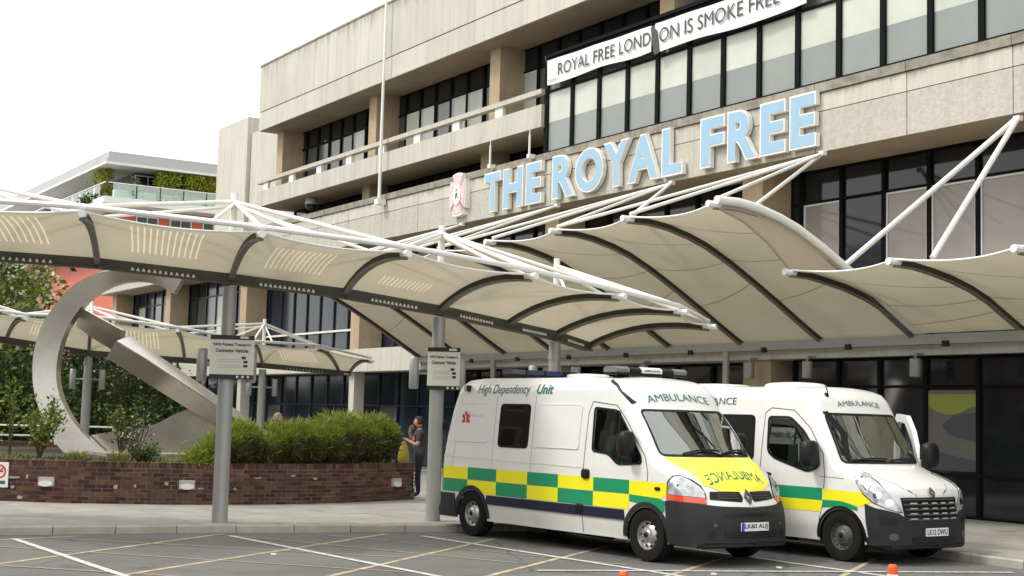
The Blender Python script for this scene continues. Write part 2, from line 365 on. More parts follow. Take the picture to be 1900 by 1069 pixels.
for a, b in zip(ks, ks[1:]):
    if b[1] < 2: continue
    d = (b-a)/np.linalg.norm(b-a); nn = np.array([d[1], -d[0]]); g = .006*d
    a2, b2 = a+g, b-g; q = [a2+nn*.012, b2+nn*.012, b2-nn*.135, a2-nn*.135]
    zt = .122+random.uniform(-.003, .003); m = MB()
    ch = [a2-nn*.006, b2-nn*.006]
    m.add([(*q[0], .0), (*q[1], .0), (*q[2], .0), (*q[3], .0), (*q[0], zt-.02), (*q[1], zt-.02), (*ch[1], zt), (*ch[0], zt), (*q[2], zt), (*q[3], zt)],
          [(0, 1, 5, 4), (4, 5, 6, 7), (7, 6, 8, 9), (1, 2, 8, 6, 5), (3, 0, 4, 7, 9), (2, 3, 9, 8)])
    m.build('kerb_stone', M['kerb'], kerb)
# paving slabs where they can be told apart
slabs = thing('paving', None, None, (-22, 10, .11)); slabs['kind'] = 'structure'
def kerb_x(y): return np.interp(y, [k[1] for k in KERB[:11]], [k[0] for k in KERB[:11]])
sm = {}
row = 0
for j in range(-2, 24):
    y0 = 4.2+j*.62
    if y0 < 2.5: continue
    x1 = min(kerb_x(y0), kerb_x(y0+.61))-.15
    off = .45 if j % 2 else 0
    for i in range(0, 7):
        xb = x1-i*.9-off*(i > 0)
        w = .9 if i else .9+off
        xa = xb-w
        if math.hypot((xa+xb)/2+32.4, y0+.3-10.8) < 6.6: continue
        m = MB(); z = .116+random.uniform(0, .004)
        m.box((xa+.005, y0+.005, .06), (xb-.005, y0+.615, z)); m.build('paving_slab', M['paving'], slabs)
for j in range(0, 9):
    for i in range(0, 14):
        xa = -18.2+i*.9+(.45 if j % 2 else 0); y0 = 16.98+j*.62
        if xa > -8: continue
        m = MB(); m.box((xa+.005, y0+.005, .06), (xa+.895, y0+.615, .116+random.uniform(0, .004))); m.build('paving_slab', M['paving'], slabs)
# painted lines on the road
marks = thing('road_markings', None, None, (-18, 9, 0)); marks['kind'] = 'structure'
def line(p, q, w, m, name, z=.004):
    p, q = np.array(p), np.array(q); d = (q-p)/np.linalg.norm(q-p); nn = np.array([-d[1], d[0]])*w/2
    n = max(2, int(np.linalg.norm(q-p)/.25)); vs = []; fs = []
    for i in range(n+1):
        c = p+(q-p)*i/n
        vs += [(*(c+nn*random.uniform(.86, 1.04)), z), (*(c-nn*random.uniform(.86, 1.04)), z)]
        if i: fs.append((2*i-2, 2*i-1, 2*i+1, 2*i))
    MB().add(vs, fs).build(name, m, marks)
line((-20.75, 4.98), (-13.4, 5.10), .11, M['line_white'], 'bay_line', .008)
line((-20.4, 8.08), (-12.6, 8.58), .11, M['line_white'], 'bay_line', .008)
line((-19.6, 10.96), (-12.6, 11.42), .11, M['line_white'], 'bay_line', .008)
line((-19.2, 13.85), (-12.2, 14.0), .11, M['line_white'], 'bay_line', .008)
line((-14.8, 9.95), (-12.45, 16.1), .10, M['line_white'], 'bay_line', .012)
for p, q in (((-17.3, 3.7), (-20.75, 8.1)), ((-15.7, 4.65), (-20.1, 10.6)), ((-14.9, 6.95), (-18.85, 11.85)), ((-14.2, 8.6), (-17.3, 12.9)), ((-13.6, 10.95), (-16.0, 14.5)), ((-12.9, 13.3), (-14.6, 15.8))):
    line(p, q, .085, M['line_yellow'], 'hatch_line')
for p, q in (((-20.6, 4.72), (-20.95, 6.0)),):
    line(p, q, .08, M['line_yellow'], 'edge_line')
for p, q in (((-20.9, 5.35), (-16.6, 9.25)), ((-20.2, 4.1), (-15.2, 8.3)), ((-18.1, 3.4), (-14.6, 6.6)), ((-20.7, 8.0), (-15.6, 10.25)), ((-20.1, 9.6), (-15.0, 11.5))):
    line(p, q, .06, M['line_pink'], 'faded_hatch_line', .006)

# ================================================================ HOSPITAL
YF = 22.8
X0, X1 = -79.0, 2.0
hosp = thing('hospital_building', 'long concrete hospital block with dark glazing, balcony and overhanging roof band', 'building', (-40, YF, 0))
def part(name, m, mb, **k): return mb.build(name, m, hosp, **k)
# --- core volumes (dark inside)
part('core', M['interior'], MB().box((X0, 24.9, 0), (X1, 44, 9.4)).box((-56.0, 24.9, 9.4), (X1, 44, 16.6)))
# --- slab edge over the ground floor
part('slab_edge', M['concrete'], MB().box((X0, YF+.02, 3.42), (X1, 24.9, 3.74)).box((X0, YF-.02, 3.40), (-41.2, YF+.3, 4.22)))
# --- middle fascia: soffit, panels in two rows, coping
part('fascia_soffit', M['soffit'], MB().box((X0+.02, YF+.06, 8.10), (X1, 25, 8.3)))
part('fascia_backing', M['recess'], MB().box((X0+.05, YF+.08, 8.2), (X1, YF+.5, 9.5)))
pw = 2.69; k = 0; x = -17.56+pw*7
while x > X0:
    xa = max(x-pw, X0)
    part('fascia_panel', M['aggregate'], MB().box((xa+.012, YF, 8.11), (x-.012, YF+.3, 9.04)))
    part('fascia_band', M['band_concrete'], MB().box((xa+.012, YF-.003, 9.06), (x-.012, YF+.3, 9.47)))
    part('coping_stone', M['coping'], MB().box((xa+.008, YF-.05, 9.49), (x-.008, YF+.75, 9.70)))
    x -= pw
# --- columns
def column(xl, y0, w, d, z0, z1, name='column'): part(name, M['tan_column'], MB().box((xl, y0, z0), (xl+w, y0+d, z1)))
for xl in (-55.9, -47.15, -38.45, -29.6, -20.8, -12.0, -3.2): column(xl, 23.5, .62, 1.0, 10.9, 13.95)
for xl in (-78.0, -69.0, -58.95, -47.75, -34.75, -26.0, -17.2, -8.5): column(xl, 23.35, .72, .95, 3.74, 8.12)
for xl in (-47.9, -39.2, -30.5): column(xl, 23.7, .6, .8, 9.5, 10.58)
for xl in (-25.45, -34.1, -16.6, -7.9): column(xl, 22.95, .95, .7, .1, 3.42)
for xl in (-47.0, -58.0, -68.6): part('thin_column', M['concrete'], MB().box((xl, 23.0, .1), (xl+.42, 23.42, 3.42)))
# --- balcony: floor slab, upstand, posts and rail
part('balcony_soffit', M['soffit'], MB().box((-56.2, YF+.05, 10.545), (-34.3, 25, 10.7)))
x = -34.3
while x > -56.2:
    xa = max(x-5.35, -56.2)
    part('balcony_panel', M['concrete'], MB().box((xa+.01, YF, 10.56), (x-.01, YF+.22, 11.24)))
    x -= 5.35
part('balcony_rail', M['concrete'], MB().box((-56.25, YF-.03, 11.56), (-34.3, YF+.2, 11.71)))
x = -55.6
while x < -34.5:
    part('rail_post', M['frame_white'], MB().box((x, YF+.03, 11.24), (x+.45, YF+.15, 11.56))); x += 2.66
# --- roof band
part('roof_soffit', M['soffit'], MB().box((-56.25, YF+.06, 13.88), (X1, 25, 14.0)))
x = X1; k = 0
while x > -56.3:
    xa = max(x-3.1, -56.32)
    part('roof_panel', M['roof_concrete'], MB().box((xa+.006, YF-.02, 14.72), (x-.006, YF+.4, 16.72)))
    part('roof_beam', M['concrete'], MB().box((xa+.004, YF, 13.90), (x-.004, YF+.4, 14.69)))
    x -= 3.1
part('roof_gap', M['recess'], MB().box((-56.2, YF+.05, 14.0), (X1, YF+.5, 16.6)))
part('roof_coping', M['coping'], MB().box((-56.36, YF-.05, 16.72), (X1, YF+.7, 16.80)))
part('roof_end', M['concrete'], MB().box((-56.31, YF+.42, 13.92), (-55.9, 44, 16.71)))
# --- left stair tower
tw = MB(); tw.box((-67.06, 25, 0), (-63.14, 36, 16.0)); part('stair_tower', M['concrete'], tw)
part('plant_room', M['roof_grey'], MB().box((-61.6, 27, 14), (-58.0, 33, 17.6)))
part('left_wing_wall', M['concrete'], MB().box((-63.1, 25.2, 8), (-56.0, 26, 15.2)))

# --- windows: frame with panes as sub-parts
def window(x0, x1, z0, z1, y, panes, frame='frame_black', fw=.06, depth=.10):
    m = MB()
    m.box((x0, y, z0), (x0+fw, y+depth, z1)); m.box((x1-fw, y, z0), (x1, y+depth, z1))
    zs = [z0]+[p[0] for p in panes]
    m.box((x0+fw, y, z1-fw), (x1-fw, y+depth, z1)); m.box((x0+fw, y, z0), (x1-fw, y+depth, z0+fw))
    for p in panes[:-1]: m.box((x0+fw, y+.004, p[0]-.03), (x1-fw, y+depth, p[0]+.03))
    f = part('window', M[frame], m)
    za = z0+fw
    for i, (zt, mt) in enumerate(panes):
        zb = zt-.03 if i < len(panes)-1 else z1-fw
        if isinstance(mt, tuple):                            # two-tone pane: reflection painted in, pale sky above, grey below
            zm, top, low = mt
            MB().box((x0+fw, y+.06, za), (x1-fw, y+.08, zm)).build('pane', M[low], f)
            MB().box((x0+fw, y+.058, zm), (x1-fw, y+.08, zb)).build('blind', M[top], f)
        else: MB().box((x0+fw, y+.06, za), (x1-fw, y+.08, zb)).build('pane', M[mt], f)
        if mt in ('blind_pink', 'blind_light') and frame == 'frame_black':
            e = MB(); a, b, c, d = x0+fw, x1-fw, za, zb
            e.box((a, y+.03, c), (a+.035, y+.059, d)); e.box((b-.035, y+.03, c), (b, y+.059, d)); e.box((a+.035, y+.03, d-.045), (b-.035, y+.059, d))
            e.build('white_casement', M['frame_white'], f)
        za = zt+.03
    return f
# glazed box behind the banner
x = -34.22; i = 0
while x < X1-1:
    xb = x+1.3165
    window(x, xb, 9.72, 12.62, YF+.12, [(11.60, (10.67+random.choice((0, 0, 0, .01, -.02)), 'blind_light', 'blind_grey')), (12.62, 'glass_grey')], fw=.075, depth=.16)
    x = xb; i += 1
part('box_rail', M['frame_black'], MB().box((-34.26, YF+.06, 12.62), (X1, YF+.3, 12.72)))
part('box_return', M['frame_black'], MB().box((-34.34, YF+.12, 9.72), (-34.225, 24.9, 12.7)))
part('box_roof', M['coping'], MB().box((-34.3, YF+.3, 12.60), (X1, 24.6, 12.70)))
# second floor behind the balcony
x = -55.95; i = 0
seq = ['glass_grey', 'glass_grey', 'glass_grey', 'glass_grey', 'glass_grey', 'blind_light', 'glass_dark', 'glass_dark', 'glass_grey', 'blind_light', 'blind_light', 'glass_grey', 'blind_light', 'blind_light', 'glass_dark', 'glass_dark', 'blind_light', 'glass_grey', 'glass_grey']
while x < X1-1:
    xb = x+1.116
    window(x, xb, 10.95, 13.92, 24.4, [(13.12, seq[i] if i < len(seq) else 'glass_dark'), (13.92, 'glass_dark')])
    x = xb; i += 1
# clerestory strip under the balcony
x = -56.0
while x < -34.5:
    xb = x+1.34; window(x, xb, 9.3, 10.56, 24.45, [(10.56, 'glass_dark')]); x = xb
# first floor
x = -17.0+1.32*14; i = 0
while x > X0+1.4:
    xa = x-1.32
    if x > -41:
        lo = {-19: 'blind_pink'}.get(0) or ('blind_pink' if -21.2 < x < -13 or -24.9 < x < -23.4 else 'glass_dark')
        window(xa, x, 3.76, 8.1, 24.3, [(5.0, 'glass_dark'), (7.30, lo), (8.1, 'glass_dark')])
    else:
        lo = ('glass_grey' if x < -60 else 'glass_blue') if (i*7) % 5 in (0, 2) else ('blind_light' if i % 9 == 4 else 'glass_blue')
        window(xa, x, 4.2, 8.1, 24.3, [(5.14, 'glass_blue'), (7.35, lo), (8.1, 'glass_blue')], frame='frame_blue', fw=.045)
    x = xa; i += 1
part('window_sill', M['frame_white'], MB().box((X0, 24.2, 5.09), (-41.2, 24.297, 5.17)))
# ground floor, entrance side (right): tall dark panes with a low rail
xs = [2., 0., -2., -4., -6., -8.0, -10.0, -12.0, -14.0, -15.9, -17.25, -18.68, -20.02, -21.29, -22.5, -23.9]
for a, b in zip(xs[1:], xs): window(a, b, .12, 3.40, 23.1, [(.98, 'glass_dark'), (2.78, 'glass_dark'), (3.4, 'glass_dark')], fw=.05)
x = -24.6
while x > -40.5:
    xa = x-1.45; window(xa, x, .12, 3.40, 23.75, [(2.5, 'glass_dark'), (3.4, 'glass_dark')], fw=.05); x = xa
while x > X0+1.4:
    xa = x-1.5; i += 1
    window(xa, x, .12, 3.40, 24.0, [(2.2, 'glass_grey' if i % 7 == 1 else 'glass_blue'), (3.4, 'glass_blue')], frame='frame_blue', fw=.04); x = xa
part('plinth', M['coping'], MB().box((-24.4, 23.05, .1), (X1, 23.5, .118)))

# poster behind the entrance glass (printed sheet on the inner side)
ps = thing('window_poster', 'pale poster with lime green swoosh behind the entrance glass', 'poster', (-19.35, 23.12, 1.05))
MB().box((-19.97, 23.135, 1.06), (-18.74, 23.148, 2.70)).build('sheet', M['poster'], ps)
pl = []
for t in np.linspace(0, 1, 13): pl.append((-19.95+1.2*t, 2.62))
for t in np.linspace(1, 0, 13): pl.append((-19.95+1.2*t, 2.36-.16*math.sin(math.pi*min(1, t*1.1))))
MB().prism([(a, 0, b) for a, b in pl], (0, 23.128, 0), (0, 23.134, 0)).build('lime_band', M['lime'], ps)
pl = [(-18.75, 2.25), (-19.3, 2.18), (-19.6, 2.0), (-19.45, 1.8), (-19.1, 1.72), (-18.75, 1.66)]
MB().prism([(a, 0, b) for a, b in pl], (0, 23.128, 0), (0, 23.134, 0)).build('dark_curve', M['ink'], ps)
pl = [(-18.75, 1.06), (-19.96, 1.06), (-19.96, 1.5), (-19.5, 1.40), (-18.75, 1.28)]
MB().prism([(a, 0, b) for a, b in pl], (0, 23.128, 0), (0, 23.134, 0)).build('dark_foot', M['ink'], ps)

# ---- big letters on the fascia
sg = thing('hospital_sign', 'big pale blue raised letters with white sides reading THE ROYAL FREE on the fascia', 'sign', (-30, YF, 8.3))
def word(txt, xs, z0, h):
    for ch, (xa, xb) in zip(txt, xs):
        vs, fs, ns = text_mesh(ch, 1, bold=.0)
        vs0 = np.array(vs); x0, y0 = vs0[:, :2].min(0); x1, y1 = vs0[:, :2].max(0)
        # make the strokes heavy: offset outlines with a second, bolder curve
        vs, fs, ns = text_mesh(ch, 1, bold=.052, extrude=.5)
        V = np.array(vs); a = V[:, :2].min(0); b = V[:, :2].max(0)
        P = [(xa+(v[0]-a[0])/(b[0]-a[0])*(xb-xa), YF-.04-.13*(v[2]+.5), z0+(v[1]-a[1])/(b[1]-a[1])*h) for v in V]
        m = MB(); m.v = P; m.f = fs; m.m = [0]*len(fs)
        o = m.build('letter', M['letter_white'], sg, recalc=False)
        vs, fs, ns = text_mesh(ch, 1, bold=.036)
        V = np.array(vs); e = .045
        aa = V[:, :2].min(0); bb = V[:, :2].max(0)
        P = [(xa+e+(v[0]-aa[0])/(bb[0]-aa[0])*(xb-xa-2*e), YF-.176, z0+e+(v[1]-aa[1])/(bb[1]-aa[1])*(h-2*e)) for v in V]
        m = MB(); m.v = P; m.f = fs; m.m = [0]*len(fs); m.build('letter_face', M['letter_blue'], o, recalc=False)
word('THE', [(-37.17, -36.20), (-36.08, -34.95), (-34.80, -33.95)], 8.22, 1.26)
word('ROYAL', [(-33.40, -32.30), (-32.25, -30.90), (-30.90, -29.72), (-29.80, -28.44), (-28.34, -27.48)], 8.22, 1.28)
word('FREE', [(-26.80, -25.88), (-25.78, -24.72), (-24.62, -23.74), (-23.62, -22.76)], 8.23, 1.28)
# emblem: a cross with flared arms and a white disc
em = thing('emblem', 'pink flared cross emblem with white oval centre left of the big letters', 'emblem', (-38.75, YF, 9.0))
cx, cz = -38.78, 9.02; pts = []
for k in range(4):
    a = k*math.pi/2+math.pi/2
    for da, r in ((-.62, .80), (-.30, .72), (0, .70), (.30, .72), (.62, .80), (.785, .26)):
        pts.append((cx+.62*r*math.cos(a+da)*1.15, 0, cz+r*math.sin(a+da)*1.02))
MB().prism(pts, (0, YF-.20, 0), (0, YF-.002, 0)).build('cross', M['letter_white'], em)
MB().prism([(cx+(p[0]-cx)*.9, 0, cz+(p[2]-cz)*.9) for p in pts], (0, YF-.215, 0), (0, YF-.203, 0)).build('cross_face', M['pink'], em)
ov = [(cx+.25*math.cos(t), 0, cz+.34*math.sin(t)) for t in np.linspace(0, 2*math.pi, 24, endpoint=False)]
MB().prism(ov, (0, YF-.24, 0), (0, YF-.217, 0)).build('disc', M['letter_white'], em)
MB().tube([(cx-.06, YF-.245, cz-.14), (cx-.02, YF-.245, cz+.03), (cx+.05, YF-.245, cz+.05), (cx+.01, YF-.245, cz-.02), (cx+.08, YF-.245, cz-.12)], .016, 6).tube([(cx-.03, YF-.245, cz+.1), (cx+.03, YF-.245, cz+.17)], .014, 6).build('figure', M['ink'], em)

# ---- banner tied to the glazing
bn = thing('banner', 'long white cloth banner lettered ROYAL FREE LONDON IS SMOKE FREE tied to the glazing', 'banner', (-28.6, YF-.1, 12.0))
def sheet(xa, xb, za, zb, name, ripple=.02, tear=0.):
    n = 40; vs = []; fs = []
    for i in range(n+1):
        t = i/n; x = xa+(xb-xa)*t
        for j, s in enumerate((0, .25, .5, .75, 1)):
            z = za(t)+(zb(t)-za(t))*s
            vs.append((x+(tear*(1-s) if t in (0, 1) else 0), YF-.06+ripple*math.sin(x*3.1+s*2)*(.4+.6*abs(s-.5)), z))
        if i:
            for j in range(4): a = (i-1)*5+j; fs.append((a, a+5, a+6, a+1))
    return MB().add(vs, fs).build(name, M['banner'], bn, smooth=True, recalc=False)
sheet(-33.95, -28.98, lambda t: 11.73-.03*math.sin(t*9), lambda t: 12.47-.04*t, 'cloth')
sheet(-28.84, -23.2, lambda t: 11.63+.04*math.sin(t*7)+.02*t, lambda t: 12.45-.05*t, 'cloth')
tm = MB()
flat_text(tm, 'ROYAL FREE LOND', (-33.35, YF-.092, 11.92), (1, 0, 0), (0, 0, 1), 4.35, .36)
flat_text(tm, 'ON IS SMOKE FREE', (-28.62, YF-.092, 11.88), (1, 0, 0), (0, 0, 1), 4.55, .38)
tm.build('lettering', M['ink'], bn, kind='stuff')
MB().box((-33.9, YF-.09, 11.84), (-33.42, YF-.086, 11.87)).build('small_print', M['ink_pale'], bn)
MB().tube([(-34.0, YF-.05, 12.45), (-34.2, YF+.02, 12.66)], .012, 5).tube([(-34.0, YF-.05, 11.73), (-34.2, YF+.05, 11.62)], .012, 5).tube([(-28.98, YF-.05, 11.75), (-28.7, YF-.05, 11.6)], .012, 5).build('tie', M['ink'], bn)
tm = MB(); tm.prism([(-28.98, 0, 12.4), (-28.72, 0, 12.25), (-28.6, 0, 11.62), (-28.8, 0, 11.58), (-28.9, 0, 11.9)], (0, YF-.1, 0), (0, YF-.085, 0)); tm.build('torn_flap', M['ink'], bn)

# ---- flagpole, aerial rods, dome camera
fp = thing('flagpole', 'tall white flagpole fixed on the fascia coping', 'flagpole', (-44.2, 22.55, 9.7))
MB().tube([(-44.2, 22.55, 9.45), (-44.2, 22.55, 12), (-44.2, 22.55, 19.5)], [.062, .058, .04], 10).build('pole', M['steel_white'], fp, smooth=True)
MB().box((-44.34, 22.42, 9.3), (-44.06, YF-.06, 9.5)).build('bracket', M['steel_white'], fp)
for x, lb in ((-36.82, 'thin rod mast above the H of the big sign, left one'), (-34.59, 'thin rod mast above the big sign, right one next to the glazed box')):
    r = thing('rod_mast', lb, 'mast', (x, 22.6, 9.7), group='thin rod masts on the coping')
    MB().tube([(x, 22.6, 9.68), (x, 22.6, 10.3), (x, 22.6, 10.34), (x, 22.6, 10.98)], [.035, .035, .016, .012], 8).build('rod', M['frame_white'], r)
    MB().box((x-.07, 22.55, 9.62), (x+.07, 22.78, 9.74)).build('foot', M['frame_white'], r)
dc = thing('dome_camera', 'grey dome security camera under the balcony soffit by the left end', 'camera', (-51.9, 23.6, 10.2))
MB().lathe([(0, .2), (.2, .2), (.24, .05), (.26, -.05), (.0, -.07)], (-51.9, 23.4, 10.32), 'z', 16).build('housing', M['roof_grey'], dc, smooth=True)
MB().lathe([(.23, -.06), (.2, -.2), (.11, -.28), (0, -.3)], (-51.9, 23.4, 10.32), 'z', 16).build('dome', M['glass_dark'], dc, smooth=True)

# ---- hanging cylinder lights under the slab edge
for x, lb in ((-24.85, 'nearest the beige column'), (-22.94, 'second to the right of the beige column'), (-19.84, 'furthest right, above the white minibus'), (-28.9, 'left of the beige column')):
    t = thing('downlight', 'grey cylinder downlight under the entrance beam, '+lb, 'light', (x, 22.0, 3.3), group='cylinder downlights under the entrance beam')
    MB().lathe([(0, .34), (.10, .34), (.12, .32), (.12, -.02), (.105, -.04), (.0, -.02)], (x, 22.6, 3.0), 'z', 14).build('shade', M['galv'], t, smooth=True)
    MB().tube([(x, 22.6, 3.33), (x, 22.6, 3.45)], .03, 6).box((x-.04, 22.6, 3.40), (x+.04, 22.83, 3.46)).build('bracket', M['galv'], t)

# ================================================================ ENTRANCE CANOPY (ribs hung from the fascia)
ec = thing('entrance_canopy', 'large arched fabric canopy on dark ribs hung by white rods over the hospital entrance', 'canopy', (-30, 20, 3.7))
HI = [(17.16, 6.03), (17.7, 6.04), (18.2, 5.98), (18.75, 5.85), (19.23, 5.69), (19.9, 5.38), (20.61, 5.0), (21.3, 4.61), (21.89, 4.26), (22.4, 3.97), (22.72, 3.80)]
LO = [(19.1, 4.9), (19.6, 4.89), (20.04, 4.83), (20.6, 4.73), (21.17, 4.58), (21.65, 4.4), (22.04, 4.20), (22.4, 4.02), (22.72, 3.86)]
RH = [-40.9, -38.28, -35.62, -33.02, -30.41, -27.83, -25.13, -22.53, -19.89]
RL = [-19.87, -17.25, -14.6, -11.95, -9.3]
def fab(ribs, prof, name, a, b, scallop=.22, belly=.10):
    """one fabric bay between ribs a and b"""
    n = 10; vs = []; fs = []; m = len(prof)
    for i in range(n+1):
        t = i/n; x = a+(b-a)*t; s = 4*t*(1-t)
        for j, (y, z) in enumerate(prof):
            u = j/(m-1); w = (1-u)
            vs.append((x, y+s*scallop*w**2, z-s*belly*math.sin(math.pi*min(1, u*.9+.1))-s*scallop*.28*w**3))
        if i:
            for j in range(m-1): q = (i-1)*m+j; fs.append((q, q+m, q+m+1, q+1))
    MB().add(vs, fs).build(name, M['fabric'], ec, smooth=True, recalc=False)
    e = MB(); e.tube([vs[i*m] for i in range(n+1)], .022, 6); e.build('edge_cable', M['steel_white'], ec, smooth=True)
    for j0, j1 in ((2, 4), (5, 5), (7, 6)):                  # welded seams between the cloth widths
        w = []
        for i in range(n+1):
            q = j0+(j1-j0)*i/n; g = int(q); g2 = min(g+1, m-1); p = np.array(vs[i*m+g])*(1-q+g)+np.array(vs[i*m+g2])*(q-g)
            w += [(p[0], p[1]-.011, p[2]-.006), (p[0], p[1]+.011, p[2]-.012)]
        MB().add(w, [(2*i, 2*i+1, 2*i+3, 2*i+2) for i in range(n)]).build('seam', M['seam'], ec, recalc=False)
for rs, pr in ((RH, HI), (RL, LO)):
    for a, b in zip(rs, rs[1:]): fab(rs, pr, 'fabric_bay', a, b)
    for x in rs:
        r = MB()
        for (y0, z0), (y1, z1) in zip(pr, pr[1:]): r.bar((x, y0, z0-.06), (x, y1, z1-.06), .05, .11, up=(0, 0, 1)).bar((x, y0, z0-.125), (x, y1, z1-.125), .09, .03, up=(0, 0, 1), mi=1)
        ro = r.build('rib', [M['rib'], M['rib_flange']], ec)
        c = MB().tube([(x, pr[0][0]-.16, pr[0][1]-.05), (x, pr[0][0]+.12, pr[0][1]-.05)], .07, 8); c.build('rib_end', M['steel_white'], ro, smooth=True)
# raised end of the tall part: white tube rib and gable cloth down to the low part
MB().tube([(-19.82, y, z+.03) for y, z in HI], .085, 10).build('end_tube', M['steel_white'], ec, smooth=True)
hi = HI; lo = LO
vs = []; fs = []
inner = [(17.25, 5.92), (17.9, 5.72), (18.5, 5.38)]+LO
outer = [np.array(HI)[:, k] for k in (0, 1)]
uu = np.linspace(0, 1, 13)
hp = np.array(HI); lp = np.array(inner)
def along(P, u):
    d = np.r_[0, np.cumsum(np.linalg.norm(np.diff(P, axis=0), axis=1))]; d /= d[-1]
    return np.c_[np.interp(u, d, P[:, 0]), np.interp(u, d, P[:, 1])]
A, B = along(hp, uu), along(lp, uu)
for i in range(13): vs += [(-19.84, *A[i]), (-19.86, *B[i])]
for i in range(12): fs.append((2*i, 2*i+2, 2*i+3, 2*i+1))
MB().add(vs, fs).build('gable_cloth', M['gable'], ec, recalc=False)
MB().tube([(-19.86, y, z) for y, z in inner[:5]], .03, 6).build('gable_cable', M['fabric'], ec, smooth=True)
# gutter at the foot of the ribs, hooks, posts
gt = MB(); gt.bar((-41.2, 22.66, 3.72), (-8, 22.66, 3.72), .26, .20); gt.build('gutter', M['galv'], ec)
for x in np.arange(-40.2, -9, 2.64): MB().box((x, 22.50, 3.56), (x+.16, 22.56, 3.68)).build('gutter_hook', M['black'], ec)
for x in (-25.62, -36.2): MB().tube([(x, 22.55, .1), (x, 22.55, 3.62)], .085, 12).build('downpipe', M['galv'], ec, smooth=True)
# hanging rods
def tip(x): return (x, HI[0][0]+.05, HI[0][1]+.06)
for xa, rr in ((-38.67, (-38.28, -35.62, -40.9)), (-33.25, (-33.02, -30.41, -35.62)), (-28.03, (-27.83, -25.13, -30.41)), (-22.65, (-22.53, -19.89, -25.13))):
    an = MB().obox((xa, 22.74, 8.05), (.07, 0, 0), (0, .06, 0), (0, 0, .05)).build('rod_anchor', M['steel_white'], ec)
    for x in rr:
        MB().tube([(xa, 22.68, 8.02), tip(x)], .038, 8).build('hanging_rod', M['steel_white'], ec, smooth=True)
MB().tube([(-22.62, 22.68, 8.02), (-22.53, 19.3, 5.72)], .045, 8).build('hanging_rod', M['steel_white'], ec, smooth=True)
MB().tube([(-28.0, 22.68, 8.02), (-22.53, 17.3, 6.09)], .045, 8).build('hanging_rod', M['steel_white'], ec, smooth=True)
MB().obox((-17.4, 22.74, 7.98), (.07, 0, 0), (0, .06, 0), (0, 0, .05)).build('rod_anchor', M['steel_white'], ec)
MB().tube([(-17.42, 22.68, 7.95), (-19.87, 20.5, 5.05)], .055, 8).build('hanging_rod', M['steel_white'], ec, smooth=True)
MB().tube([(-17.38, 22.68, 7.95), (-17.25, 20.1, 5.0)], .055, 8).build('hanging_rod', M['steel_white'], ec, smooth=True)
for xa, x in ((-12.1, -11.95), (-12.1, -14.6)): MB().tube([(xa, 22.68, 7.95), (x, 20.2, 5.0)], .055, 8).build('hanging_rod', M['steel_white'], ec, smooth=True)

